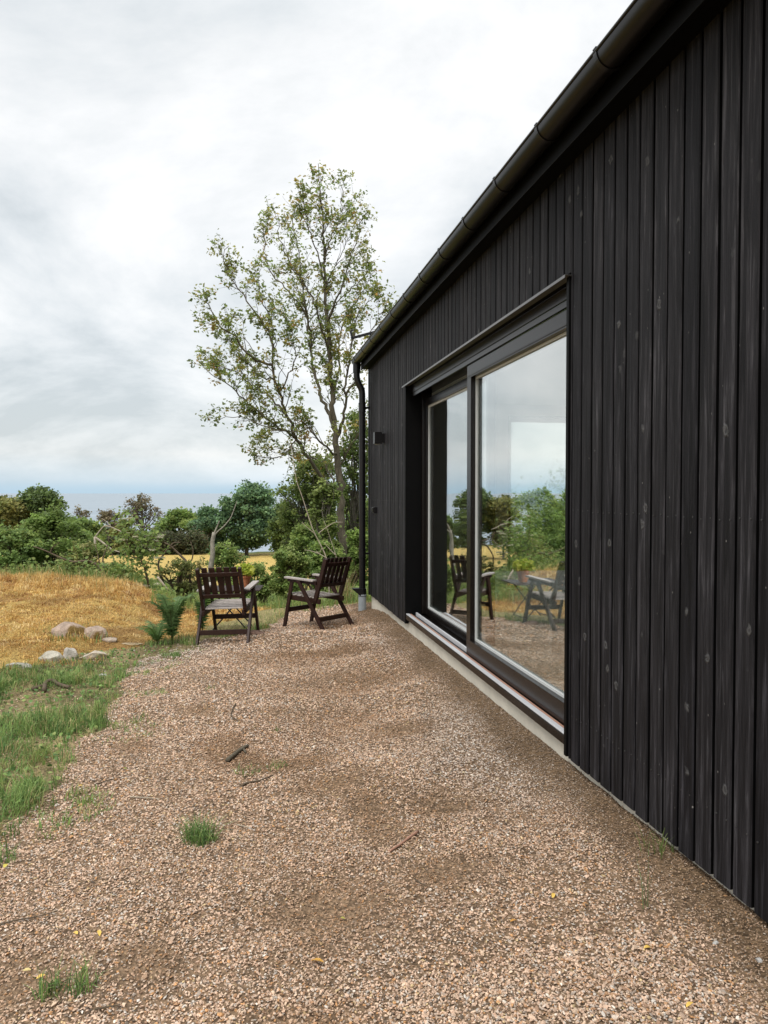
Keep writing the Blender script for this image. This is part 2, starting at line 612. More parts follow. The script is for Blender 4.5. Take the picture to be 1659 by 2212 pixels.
# earth churned up along the wall, and rusty patches
rust = sstep((wob(ax, ay, 2.1, 33) - .45) / .8)
gc[gz] = gc[gz] * (1 - .5 * rust[gz, None]) + np.array([.17, .10, .055]) * .5 * rust[gz, None]
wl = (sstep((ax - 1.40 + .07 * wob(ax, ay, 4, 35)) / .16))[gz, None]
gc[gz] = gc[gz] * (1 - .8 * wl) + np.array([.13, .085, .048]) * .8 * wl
behind = ay < 0
nx, ny = GX.shape
idx = np.arange(nx * ny).reshape(nx, ny)
F = np.stack([idx[:-1, :-1], idx[1:, :-1], idx[1:, 1:], idx[:-1, 1:]], -1).reshape(-1, 4)
V = np.stack([ax, ay, GZ.ravel()], 1)
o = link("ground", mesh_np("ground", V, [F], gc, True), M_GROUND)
tag(o, None, None, kind="structure")

sea_s = 30000.0
mb = MB()
mb.add([(-sea_s, 150, -24), (sea_s, 150, -24), (sea_s, 45000, -24), (-sea_s, 45000, -24)], [(0, 1, 2, 3)])
tag(link("sea", mb.mesh("sea"), M_SEA), None, None, kind="structure")

# ------------------------------------------------------------------ gravel stones
def ico():
    t = (1 + 5 ** .5) / 2
    v = np.array([(-1, t, 0), (1, t, 0), (-1, -t, 0), (1, -t, 0), (0, -1, t), (0, 1, t), (0, -1, -t), (0, 1, -t), (t, 0, -1), (t, 0, 1), (-t, 0, -1), (-t, 0, 1)], float)
    v /= np.linalg.norm(v[0])
    f = np.array([(0, 11, 5), (0, 5, 1), (0, 1, 7), (0, 7, 10), (0, 10, 11), (1, 5, 9), (5, 11, 4), (11, 10, 2), (10, 7, 6), (7, 1, 8), (3, 9, 4), (3, 4, 2), (3, 2, 6), (3, 6, 8), (3, 8, 9), (4, 9, 5), (2, 4, 11), (6, 2, 10), (8, 6, 7), (9, 8, 1)])
    return v, f


def octa():
    v = np.array([(1, 0, 0), (-1, 0, 0), (0, 1, 0), (0, -1, 0), (0, 0, 1), (0, 0, -1)], float)
    f = np.array([(0, 2, 4), (2, 1, 4), (1, 3, 4), (3, 0, 4), (2, 0, 5), (1, 2, 5), (3, 1, 5), (0, 3, 5)])
    return v, f


def rots(r, n_, tilt):
    a = r.uniform(0, 2 * math.pi, n_)
    b = r.normal(0, tilt, n_)
    c = r.normal(0, tilt, n_)
    ca, sa, cb, sb, cc, sc = np.cos(a), np.sin(a), np.cos(b), np.sin(b), np.cos(c), np.sin(c)
    R = np.empty((n_, 3, 3))
    R[:, 0, 0] = ca * cb
    R[:, 0, 1] = ca * sb * sc - sa * cc
    R[:, 0, 2] = ca * sb * cc + sa * sc
    R[:, 1, 0] = sa * cb
    R[:, 1, 1] = sa * sb * sc + ca * cc
    R[:, 1, 2] = sa * sb * cc - ca * sc
    R[:, 2, 0] = -sb
    R[:, 2, 1] = cb * sc
    R[:, 2, 2] = cb * cc
    return R


PAL = np.array([(0.568, 0.402, 0.291), (0.505, 0.362, 0.263), (0.578, 0.432, 0.311), (0.452, 0.372, 0.305), (0.515, 0.467, 0.411), (0.4, 0.236, 0.133), (0.483, 0.266, 0.124), (0.693, 0.613, 0.515), (0.137, 0.106, 0.081), (0.315, 0.201, 0.133), (0.61, 0.427, 0.311), (0.546, 0.412, 0.229)])
PW = np.array([.21, .18, .13, .11, .05, .06, .04, .02, .04, .08, .06, .02])
PW = PW / PW.sum()


def stones(pts, size, proto, r):
    pv, pf = proto
    n_ = len(pts)
    sc = np.stack([r.uniform(.8, 1.5, n_), r.uniform(.55, 1.0, n_), r.uniform(.35, .7, n_)], 1) * size[:, None]
    v = pv[None] * r.uniform(.72, 1.22, (n_, len(pv), 1)) * sc[:, None, :]
    R = rots(r, n_, .38)
    v = np.einsum('nij,nkj->nki', R, v) + pts[:, None, :]
    f = (pf[None] + (np.arange(n_) * len(pv))[:, None, None]).reshape(-1, 3)
    ci = r.choice(len(PAL), n_, p=PW)
    c = PAL[ci] * r.uniform(.7, 1.3, (n_, 1))
    x, y = pts[:, 0], pts[:, 1]
    pk = soil(x, y) * r.uniform(.3, .85, n_)
    tr = sstep((-wob(x * .4, y, 6.5, 6) - .15) / .8) * np.exp(-((1.65 - x - .75) / .8) ** 2)  # shade of the ridge troughs put into the stone colour as brown
    pk = np.maximum(pk, tr * r.uniform(.1, .8, n_))
    c = c * (1 - pk[:, None]) + np.array([.25, .135, .058]) * pk[:, None]
    gry = sstep((wob(x, y, 1.3, 37) - .25) / .9) * .45
    lum = c.mean(1, keepdims=True)
    c = c * (1 - gry[:, None]) + lum * np.array([1.06, 1.02, .95]) * gry[:, None]
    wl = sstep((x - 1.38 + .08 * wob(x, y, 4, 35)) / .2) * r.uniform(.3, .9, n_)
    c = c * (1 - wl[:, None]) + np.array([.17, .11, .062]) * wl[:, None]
    return v.reshape(-1, 3), f, np.repeat(c, len(pv), 0)


def scatter(r, x0, x1, y0, y1, dens):
    n_ = int((x1 - x0) * (y1 - y0) * dens)
    return r.uniform(x0, x1, n_), r.uniform(y0, y1, n_)


def in_view(x, y, z, m=.06):
    d = np.stack([x, y, z], 1) - EYE
    dep = d @ FWD
    u = (d @ RGT) / np.maximum(dep, .1)
    v = (d @ UPV) / np.maximum(dep, .1)
    return (dep > .3) & (abs(u) < .5185 + m) & (v > -.69 - m)


def soil(x, y):
    """where bare brown earth shows between the stones"""
    q = sstep((wob(x, y, 2.1, 33) + .8 * wob(x, y, 7, 38) - .8) / .9)
    for hx, hy, hr, hd in HOLES:
        q = np.maximum(q, 1.15 * np.exp(-(((x - hx) ** 2 + ((y - hy) * 1.4) ** 2) / (hr * 1.1) ** 2)))
    return np.clip(q, 0, 1)


r = np.random.default_rng(5)
SV, SF, SC, base = [], [], [], 0
for (y0, y1, dens, s0, s1, proto) in ((1.0, 2.3, 24000, .0028, .0074, ico()), (2.3, 3.4, 16000, .0034, .0078, octa()), (3.4, 5.2, 9500, .0045, .0086, octa()), (5.2, 7.5, 5200, .0058, .010, octa()), (7.5, 11.3, 2600, .0078, .0128, octa())):
    x, y = scatter(r, -4.2, 1.72, y0, y1, dens)
    g, a_, b_ = zones(x, y)
    keep = g | (a_ & (r.uniform(0, 1, len(x)) < .05))
    x, y = x[keep], y[keep]
    z = zg(x, y)
    k = in_view(x, y, z, .12) & (r.uniform(0, 1, len(x)) < 1 - .42 * soil(x, y))
    x, y, z = x[k], y[k], z[k]
    sz = s0 + (s1 - s0) * r.beta(1.6, 2.6, len(x))
    big = r.uniform(0, 1, len(x)) < .03
    sz[big] *= 1.6
    wl = sstep((x - 1.3) / .25)
    sz *= 1 - .4 * wl
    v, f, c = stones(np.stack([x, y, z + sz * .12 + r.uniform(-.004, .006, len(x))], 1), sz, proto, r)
    SV.append(v)
    SF.append(f + base)
    SC.append(c)
    base += len(v)
o = link("gravel", mesh_np("gravel", np.concatenate(SV), [np.concatenate(SF)], np.concatenate(SC)), M_STONE)
tag(o, "pinkish beige crushed stone gravel spread beside the black house", "gravel", kind="stuff")
del SV, SF, SC


# ------------------------------------------------------------------ grass
def leaves(P, size, cols, r, shape='hex', droop=.0, aspect=.5):
    n_ = len(P)
    a = r.normal(0, 1, (n_, 3))
    a[:, 2] -= droop
    a /= np.linalg.norm(a, axis=1)[:, None]
    a[:, 2] *= .6
    a /= np.linalg.norm(a, axis=1)[:, None]
    b = np.cross(r.normal(0, .6, (n_, 3)) + np.array([0, 0, 1.0]), a)
    b /= np.linalg.norm(b, axis=1)[:, None] + 1e-9
    nn = np.cross(a, b)
    if shape == 'hex':
        T = np.array([(0, 0, 0), (.3, .42, .06), (.7, .36, .06), (1, 0, -.05), (.7, -.36, .06), (.3, -.42, .06)])
    elif shape == 'lobed':
        T = np.array([(0, 0, 0), (.25, .30, .05), (.45, .18, .03), (.7, .46, .08), (.78, .16, 0), (1.05, 0, -.08), (.78, -.16, 0), (.7, -.46, .08), (.45, -.18, .03), (.25, -.30, .05)])
    else:
        T = np.array([(0, 0, 0), (.5, .5, .1), (1, 0, 0), (.5, -.5, .1)])
    k = len(T)
    s = np.asarray(size)[:, None, None]
    V = P[:, None, :] + s * (T[None, :, 0:1] * a[:, None, :] + T[None, :, 1:2] * (2 * aspect) * b[:, None, :] + T[None, :, 2:3] * nn[:, None, :])
    F = (np.arange(n_)[:, None] * k) + np.arange(k)[None, :]
    return V.reshape(-1, 3), F, np.repeat(cols, k, 0)


def blades(P, h, w, lean, col, r, curve=.5, az=None):
    """P (n,3) roots; returns V,F,C ; two-segment blades"""
    n_ = len(P)
    az = r.uniform(0, 2 * math.pi, n_) if az is None else az
    d = np.stack([np.cos(az), np.sin(az), np.zeros(n_)], 1)
    sd_ = np.stack([-np.sin(az), np.cos(az), np.zeros(n_)], 1)
    fa = r.uniform(-.9, .9, n_)[:, None]
    sd_ = sd_ * np.cos(fa) + d * np.sin(fa)
    up = np.array([0, 0, 1.0])
    l = lean[:, None]
    hh = h[:, None]
    m = P + hh * .55 * (up * np.cos(l * .6) + d * np.sin(l * .6))
    l2 = np.minimum(l * (1 + curve) + .15, 1.62)
    t = m + hh * .5 * (up * np.cos(l2) + d * np.sin(l2))
    ww = w[:, None] * .5
    V = np.stack([P - sd_ * ww, P + sd_ * ww, m + sd_ * ww * .8, m - sd_ * ww * .8, t], 1).reshape(-1, 3)
    i = np.arange(n_)[:, None] * 5
    Q = i + np.array([[0, 1, 2, 3]])
    T = i + np.array([[3, 2, 4]])
    return V, Q, T, np.repeat(col, 5, 0)


def grass_obj(name, P, h, w, lean, col, r, off=(0, 0, 0)):
    V, Q, T, C = blades(P, h, w, lean, col, r)
    return mesh_np(name, V - np.asarray(off), [Q, T], C)


def tint(r, n_, cols, p=None, v=.2):
    cols = np.array(cols)
    return cols[r.choice(len(cols), n_, p=p)] * r.uniform(1 - v, 1 + v, (n_, 1))


GREENS = [(.16, .26, .075), (.125, .22, .065), (.21, .31, .085), (.09, .165, .05), (.28, .34, .11), (.42, .36, .17)]
STRAWS = [(.59, .385, .13), (.51, .31, .095), (.63, .45, .17), (.40, .215, .07), (.30, .145, .05), (.66, .51, .25)]

r = np.random.default_rng(21)
x, y = scatter(r, -6.5, -.2, 2.2, 8.6, 520)
g, a_, b_ = zones(x, y)
dn = .5 + .5 * wob(x, y, 2.6, 41) + .25 * wob(x, y, 8, 42)
e1 = inpoly(x - .4, y, GREEN1) & g & (wob(x, y, 5, 46) > .1) & (r.uniform(0, 1, len(x)) < .2)
k = (a_ & (r.uniform(0, 1, len(x)) < np.clip(-.15 + 1.25 * dn, .05, 1))) | e1
k &= in_view(x, y, zg(x, y), .1)
x, y, dn, e1 = x[k], y[k], np.clip(dn[k], .1, 1.2), e1[k]
nt_ = len(x)
NB = 15
th_ = r.uniform(.045, .125, nt_) * (.5 + .8 * dn) * np.where(e1, .5, 1)
tcol = tint(r, nt_, GREENS, [.23, .16, .26, .05, .18, .12], .18)
ix = np.repeat(np.arange(nt_), NB)
px_ = x[ix] + r.normal(0, .028, len(ix))
py_ = y[ix] + r.normal(0, .028, len(ix))
P = np.stack([px_, py_, zg(px_, py_) - .004], 1)
V, Q, T, C = blades(P, th_[ix] * r.uniform(.5, 1.3, len(ix)), r.uniform(.003, .0065, len(ix)), np.abs(np.repeat(r.uniform(.1, 1.0, nt_), NB) + r.normal(0, .3, len(ix))), tcol[ix] * r.uniform(.75, 1.25, (len(ix), 1)), r, az=np.repeat(r.uniform(0, 6.283, nt_), NB) + r.normal(0, .9, len(ix)))
n3 = 9000
lx, ly = r.uniform(-5, -.8, n3), r.uniform(2.4, 8.2, n3)
g, a_, b_ = zones(lx, ly)
k = a_
lx, ly = lx[k], ly[k]
LP = np.stack([lx, ly, zg(lx, ly) + r.uniform(.005, .03, len(lx))], 1)
V2, F2, C2 = leaves(LP, r.uniform(.015, .035, len(lx)), tint(r, len(lx), GREENS[:5]), r, 'hex', 0, .6)
me = mesh_np("lawn", np.concatenate([V, V2]), [Q, T, F2 + len(V)], np.concatenate([C, C2]))
tag(link("grass", me, M_GRASS), "short rough green grass creeping over the gravel edge", "grass", kind="stuff")

x, y = scatter(r, -2.4, 2.1, 7.6, 11.9, 3000)
g, a_, b_ = zones(x, y)
k = b_ & (r.uniform(0, 1, len(x)) < np.clip(.35 + .9 * wob(x, y, 3, 43), .04, 1))
x, y = x[k], y[k]
P = np.stack([x, y, zg(x, y) - .005], 1)
h = r.uniform(.03, .11, len(x))
me = grass_obj("backgrass", P, h, r.uniform(.004, .008, len(x)), np.abs(r.normal(.45, .35, len(x))), tint(r, len(x), GREENS + [(.46, .33, .11)], [.25, .18, .2, .07, .1, .1, .1]), r)
tag(link("grass", me, M_GRASS), "green grass strip behind the two garden chairs", "grass", kind="stuff")

x, y = scatter(r, -12, 1.2, 5.6, 17, 170)
g, a_, b_ = zones(x, y)
yc_ = np.interp(x, [-8, -4, -2.2, -0.5, 1.6], [14.5, 14.3, 12.6, 11.3, 10.8])
k = ~g & ~a_ & ~b_ & (y < yc_ + 1.9)
x, y = x[k], y[k]
k = in_view(x, y, zg(x, y), .06)
x, y = x[k], y[k]
nt_ = len(x)
NB = 15
far = sstep((y - 10.2) / 3)
brown = sstep((wob(x, y, 1.4, 45) + .6 * wob(x, y, 5, 48) - .35) / .8)
tl = np.where(r.uniform(0, 1, nt_) < .75 - .2 * far, r.uniform(.8, 1.5, nt_), r.uniform(.1, .7, nt_))
th_ = r.uniform(.03, .10, nt_) * (.6 + .75 * far) * (1 - .35 * brown)
tc_ = tint(r, nt_, STRAWS, [.24, .21, .2, .15, .08, .12], .15)
tc_ = tc_ * (1 - .8 * brown[:, None]) + np.array([.27, .14, .05]) * .8 * brown[:, None]
ix = np.repeat(np.arange(nt_), NB)
px_ = x[ix] + r.normal(0, .045, len(ix))
py_ = y[ix] + r.normal(0, .045, len(ix))
P = np.stack([px_, py_, zg(px_, py_) - .004], 1)
V, Q, T, C = blades(P, th_[ix] * r.uniform(.6, 1.3, len(ix)), r.uniform(.005, .011, len(ix)) * (1 + .3 * far[ix]), np.abs(tl[ix] + r.normal(0, .2, len(ix))), tc_[ix] * r.uniform(.8, 1.25, (len(ix), 1)), r, az=np.repeat(r.uniform(0, 6.283, nt_), NB) + r.normal(0, .5, len(ix)))
me = mesh_np("straw", V, [Q, T], C)
tag(link("dry_grass", me, M_GRASS), "mown golden dry grass covering the low mound", "dry grass", kind="stuff")

# taller stalks along the back edge of the mound
x = r.uniform(-12, -2.0, 1800)
yc_ = np.interp(x, [-8, -4, -2.2, -0.5], [14.5, 14.3, 12.6, 11.3])
y = yc_ + r.normal(.5, .55, len(x))
P = np.stack([x, y, zg(x, y) - .01], 1)
me = grass_obj("stalks", P, r.uniform(.12, .34, len(x)), r.uniform(.004, .009, len(x)), np.abs(r.normal(.2, .2, len(x))), tint(r, len(x), [(.5, .4, .2), (.42, .31, .12), (.25, .25, .09), (.14, .17, .05)]), r)
tag(link("tall_grass", me, M_GRASS), "tall pale grass stalks along the far edge of the mound", "tall grass", kind="stuff")


def tuft(px, py, rad, n_, hmin, hmax, label, seed, cols=GREENS[:4], leanm=.55):
    r = np.random.default_rng(seed)
    c = G(px, py)
    a = r.uniform(0, 6.283, n_)
    q = rad * np.sqrt(r.uniform(0, 1, n_))
    x, y = c[0] + q * np.cos(a), c[1] + q * np.sin(a)
    P = np.stack([x, y, zg(x, y) - .004], 1)
    me = grass_obj("tuft", P, r.uniform(hmin, hmax, n_), r.uniform(.0025, .0045, n_), np.abs(r.normal(leanm, .4, n_)), tint(r, n_, cols), r, c)
    o = link("grass_tuft", me, M_GRASS)
    o.location = c
    return tag(o, label, "grass tuft", "grass tufts growing in the gravel")


tuft(430, 1818, .075, 240, .06, .155, "full dark green grass tuft standing alone mid gravel", 1)
tuft(108, 2150, .045, 60, .05, .11, "thin grass tuft at the very front left, left half of a pair", 2)
tuft(178, 2140, .045, 55, .05, .13, "thin grass tuft at the very front left, right half of a pair", 3)
tuft(10, 1865, .05, 45, .06, .14, "small grass tuft with yellow leaf at left edge of the gravel", 4)
tuft(535, 1672, .07, 42, .03, .08, "low flattened green weed just beyond the curved twig", 5)
tuft(598, 1660, .06, 40, .03, .07, "second low weed beside the curved twig, nearer the house", 6)
tuft(597, 1580, .03, 20, .02, .05, "tiny green sprout in the gravel behind the log piece", 7)
tuft(455, 1490, .06, 30, .02, .05, "small flat green sprout on gravel near the lawn edge", 8)
tuft(1420, 1843, .07, 36, .05, .15, "sparse pale grass blades beside the black wall foot", 9, [(.16, .2, .06), (.12, .16, .05)], .4)
tuft(1396, 1965, .012, 5, .12, .2, "single tall grass blade in gravel near the black wall", 10, [(.17, .2, .09)], .25)
tuft(370, 1418, .10, 150, .04, .10, "bright green grass clump between fern and left chair", 11)
tuft(770, 1292, .09, 60, .04, .12, "green weed clump at the house corner beside the drain pipe", 12)


# ------------------------------------------------------------------ foliage
def wander(p0, p1, n_, amp, r):
    t = np.linspace(0, 1, n_)[:, None]
    P = p0 + (p1 - p0) * t
    L = np.linalg.norm(p1 - p0)
    w = r.normal(0, 1, (n_, 3)) * amp * L
    w = (w + np.roll(w, 1, 0)) * .6
    w[0] = 0
    return P + w * np.sin(t * math.pi * .5)


def plant(name, label, cat, base, lobes, nleaf, lsize, cols, seed, bark, trunk_r=.1, stems=1, shape='quad', group=None, twigs=True, pw=None, leafnames="crown", shell=.55, hue_amp=.3):
    """a tree or bush: trunk(s) and limbs into each lobe, leaves in clumps through the lobes.
    lobes: list of (centre(3), radii(3))"""
    r = np.random.default_rng(seed)
    base = np.asarray(base, float)
    root = thing(name, label, cat, base, 0, group)
    paths = []
    cs = np.array([l[0] for l in lobes])
    rs = np.array([l[1] for l in lobes])
    mid = cs.mean(0)
    for s in range(stems):
        e = cs[r.integers(len(cs))] if stems > 1 else np.array([mid[0], mid[1], base[2] + .62 * (cs[:, 2].max() - base[2])])
        b0 = base + (np.append(r.normal(0, trunk_r * 2.0, 2), 0) if stems > 1 else 0)
        P = wander(b0 + np.array([0, 0, -.05]), e, 9, .035, r)
        R = np.linspace(trunk_r, trunk_r * .35, 9)
        paths.append((P, R, 7))
        main = P
        if s == 0:
            for c, rr in zip(cs, rs):
                q = main[r.integers(3, 8)]
                Pl = wander(q, c + r.normal(0, .15, 3) * rr, 6, .05, r)
                paths.append((Pl, np.linspace(trunk_r * .42, trunk_r * .14, 6), 5))
                if twigs:
                    for _ in range(4):
                        d = r.normal(0, 1, 3)
                        d[2] = abs(d[2]) * .8
                        d /= np.linalg.norm(d)
                        Pt = wander(Pl[r.integers(2, 6)], c + d * rr * .95, 5, .06, r)
                        paths.append((Pt, np.linspace(trunk_r * .16, trunk_r * .04, 5), 4))
    vol = (rs.prod(1)) ** .72
    li = r.choice(len(lobes), nleaf, p=vol / vol.sum())
    # clumps inside each lobe
    nleaf = int(nleaf * (2.2 if lsize > .14 else 1.75))
    ncl = max(8, nleaf // 17)
    cl_l = r.choice(len(lobes), ncl, p=vol / vol.sum())
    d = r.normal(0, 1, (ncl, 3))
    d /= np.linalg.norm(d, axis=1)[:, None]
    rad = shell + (1 - shell) * r.uniform(0, 1, ncl) ** .7
    rad *= np.where(r.uniform(0, 1, ncl) < .12, r.uniform(1.1, 1.5, ncl), r.uniform(.7, 1.18, ncl))
    CP = cs[cl_l] + d * rs[cl_l] * rad[:, None]
    ci = r.integers(0, ncl, nleaf)
    spread = rs[cl_l[ci]].mean(1) * .3
    P = CP[ci] + r.normal(0, 1, (nleaf, 3)) * spread[:, None] * np.array([1, 1, .65])
    zmin = zg(P[:, 0], P[:, 1]) + .02
    P[:, 2] = np.maximum(P[:, 2], zmin)
    cols = np.array(cols)
    cc = cols[r.choice(len(cols), ncl, p=pw)] * (1 + hue_amp * r.uniform(-1, 1, (ncl, 1)))
    C = cc[ci] * r.uniform(.8, 1.3, (nleaf, 1))
    if lsize < .14 and twigs:
        sp_, EP, EC = [], [], []
        ns = 46 if lsize < .08 else 34
        for _ in range(ns):
            q = r.integers(0, ncl)
            p0_ = CP[q]
            dv = (p0_ - mid) / (np.linalg.norm(p0_ - mid) + 1e-6) * .7 + np.array([0, 0, r.uniform(.3, 1.1)]) + r.normal(0, .3, 3)
            dv /= np.linalg.norm(dv)
            ln = r.uniform(.35, 1.0) * rs[cl_l[q]].mean() * 1.1
            T_ = wander(p0_, p0_ + dv * ln, 6, .05, r)
            sp_.append((T_, np.linspace(trunk_r * .13, trunk_r * .04, 6), 3))
            m_ = int(10 + 22 * r.uniform())
            u_ = r.uniform(.1, 1.02, m_)
            B_ = p0_ + dv * ln * u_[:, None] + r.normal(0, .05 * (1.1 - .6 * u_[:, None]) * max(1, lsize / .08), (m_, 3))
            EP.append(B_)
            EC.append(np.tile(cc[q] * r.uniform(.9, 1.35), (m_, 1)) * r.uniform(.8, 1.2, (m_, 1)))
        P = np.concatenate([P] + EP)
        P[:, 2] = np.maximum(P[:, 2], zg(P[:, 0], P[:, 1]) + .02)
        C = np.concatenate([C] + EC)
        nleaf = len(P)
        paths += sp_
    link("trunk", tubes_mesh("trunk", paths, base), bark, root)
    V, F, C = leaves(P, lsize * r.uniform(.5, 1.25, nleaf), C, r, shape)
    link(leafnames, mesh_np("crown", V - base, [F], C), M_LEAF, root)
    return root


def crown_lobes(px, top, halfw, bottom, d, n_, seed, flat=.75, lobe=.42, depthf=.8):
    n_ = int(n_ * 1.9)
    lobe *= .72
    """irregular lobes filling a crown seen at (px, top..bottom) at distance d"""
    r = np.random.default_rng(seed)
    m = d / FPX
    ctr = atd(px, (top + bottom) / 2, d)
    H = (bottom - top) * m / 2
    W = halfw * m
    out = []
    for i in range(n_):
        a = r.uniform(0, 6.283)
        t = r.uniform(-1, 1)
        q = math.sqrt(max(0, 1 - (abs(t) ** 2.2))) * math.sqrt(r.uniform(.05, 1))
        rr = r.uniform(.6, 1.25) * lobe
        sx, sz = W * rr, H * rr * flat
        c = ctr + RGT * math.cos(a) * q * (W - sx * .5) + np.array([FWD[0], FWD[1], 0]) * math.sin(a) * q * W * depthf + np.array([0, 0, 1]) * t * (H - sz * .6)
        out.append((c, np.array([sx, sx, sz])))
    # crown tip so that the top reaches its height
    out.append((ctr + np.array([0, 0, 1]) * (H * .72) + RGT * r.uniform(-.2, .2) * W, np.array([W * .3, W * .3, H * .3])))
    return out


def ground_at(px, d):
    p = atd(px, 1106, d)
    p[2] = zg(p[0], p[1])
    return p


DKG = [(0.112, 0.17, 0.06), (0.142, 0.208, 0.066), (0.173, 0.238, 0.074), (0.122, 0.17, 0.079)]
MDG = [(0.181, 0.263, 0.079), (0.222, 0.311, 0.083), (0.148, 0.224, 0.074), (0.274, 0.339, 0.103)]
BLG = [(0.127, 0.218, 0.116), (0.166, 0.276, 0.13), (0.108, 0.181, 0.103), (0.205, 0.303, 0.14)]
BRN = [(.22, .185, .12), (.19, .165, .09), (.26, .215, .145), (.15, .145, .075)]
OLV = [(0.252, 0.252, 0.083), (0.205, 0.224, 0.074), (0.291, 0.28, 0.103), (0.166, 0.196, 0.068)]
LIME = [(0.207, 0.291, 0.077), (0.253, 0.325, 0.094), (0.161, 0.235, 0.066), (0.299, 0.358, 0.116)]
TREEG = "trees of the far wood beyond the golden field"
# far wood : (px, top, half width, bottom, distance, lobes, leaves, leaf size, colours, label)
for i, (px, top, hw, bot, d, nl, nf, ls, cols, lab, bark, sh) in enumerate([
    (532, 1046, 76, 1186, 96, 22, 9000, .36, BLG, "largest round bluish green tree on the far side of the field", M_BARK, .5),
    (392, 1104, 58, 1194, 98, 16, 5600, .36, MDG, "low green tree between the bare brownish tree and the largest round tree", M_BARK, .5),
    (448, 1100, 50, 1194, 94, 14, 4800, .36, BLG, "green tree leaning against the left flank of the largest round tree", M_BARK, .5),
    (612, 1085, 46, 1190, 92, 12, 4600, .34, DKG, "dark green tree right of the largest round tree, below the tall oak", M_BARK, .5),
    (310, 1072, 54, 1170, 100, 14, 1500, .26, BRN, "sparse brownish half bare tree with the sea showing through", M_BARKG, .75),
    (356, 1112, 26, 1180, 101, 6, 420, .22, BRN, "thin pale bare tree at the right flank of the brownish half bare tree", M_BARKG, .75),
    (236, 1100, 32, 1185, 90, 10, 1700, .26, BRN, "narrow brownish tree with pale twiggy top, left of the half bare tree", M_BARKG, .6),
    (270, 1125, 30, 1188, 86, 8, 2200, .3, OLV, "olive green tree in front of the brownish half bare tree", M_BARK, .5),
    (165, 1092, 30, 1160, 88, 8, 700, .22, BRN, "twiggy grey brown tree top behind the dark broad tree", M_BARKG, .7),
    (170, 1122, 62, 1200, 62, 14, 5600, .24, MDG, "broad mid green tree right of the dark broad tree", M_BARK, .5),
    (92, 1060, 62, 1195, 58, 20, 9000, .22, DKG, "tallest dark broad tree on the left with a peaked top", M_BARK, .5),
    (12, 1072, 52, 1195, 56, 14, 6500, .22, OLV, "olive dark tree cut by the left edge of the view", M_BARK, .5),
    (-90, 1062, 70, 1200, 52, 16, 6500, .22, MDG, "green tree standing beyond the left edge of the view", M_BARK, .5),
    (-190, 1050, 80, 1205, 48, 16, 6500, .22, MDG, "second green tree beyond the left edge of the view", M_BARK, .5),
    (-300, 1042, 95, 1215, 45, 18, 6500, .22, MDG, "third green tree beyond the left edge of the view", M_BARK, .5),
    (-420, 1040, 100, 1220, 45, 18, 6500, .22, DKG, "fourth and farthest left green tree beyond the view", M_BARK, .5),
    (690, 1095, 50, 1200, 80, 12, 4000, .3, DKG, "dark green tree behind the trunk of the tall oak", M_BARK, .5),
    (780, 1080, 60, 1200, 84, 12, 4000, .3, MDG, "green tree far behind the downpipe corner of the house", M_BARK, .5),
]):
    plant("tree", lab, "tree", ground_at(px, d), crown_lobes(px, top, hw, bot, d, nl, 300 + i), nf, ls, cols, 400 + i, bark, .0022 * d * (hw / 45) ** .5, 1, group=TREEG, shell=sh)

for i, (wx, wy, top_z, w_) in enumerate([(5.6, 15.5, 1.9, 1.6), (8.0, 20, 2.4, 2.2), (10.8, 26, 3.2, 3.0), (12, 23, 2.6, 2.2)]):
    bz = float(zg(wx, wy))
    r = np.random.default_rng(260 + i)
    lobes = []
    for q in range(14):
        aa = r.uniform(0, 6.283)
        lobes.append((np.array([wx + w_ * .7 * math.cos(aa), wy + w_ * .7 * math.sin(aa), bz + (top_z - bz) * r.uniform(.15, .8)]), np.array([.5, .5, .4]) * w_ * .8))
    plant("bush", ["low green bush behind the house, glimpsed through its end window", "broad green bush farther behind the house", "tall green bush far behind the house", "rightmost green bush behind the house"][i], "bush", (wx, wy, bz), lobes, 2600, .11, MDG, 280 + i, M_TWIG, .03, 4, group="bushes behind the house", leafnames="foliage", shell=.35)

# dark hedge at the foot of the far wood
for i, (px0, px1, top, lab) in enumerate([(175, 300, 1150, "dark hedge along the left half of the far field edge"), (300, 425, 1146, "dark brownish hedge along the middle of the far field edge")]):
    d = 88
    lobes = []
    r = np.random.default_rng(70 + i)
    for px in np.linspace(px0, px1, 16):
        c = ground_at(px, d) + np.array([0, 0, r.uniform(.8, 1.5)])
        lobes.append((c, np.array([1.2, 1.2, r.uniform(1.0, 1.6)])))
    plant("hedge", lab, "hedge", ground_at((px0 + px1) / 2, d), lobes, 6500, .28, [(.10, .105, .055), (.12, .11, .06), (.085, .11, .05)], 80 + i, M_BARK, .06, 6, leafnames="foliage")

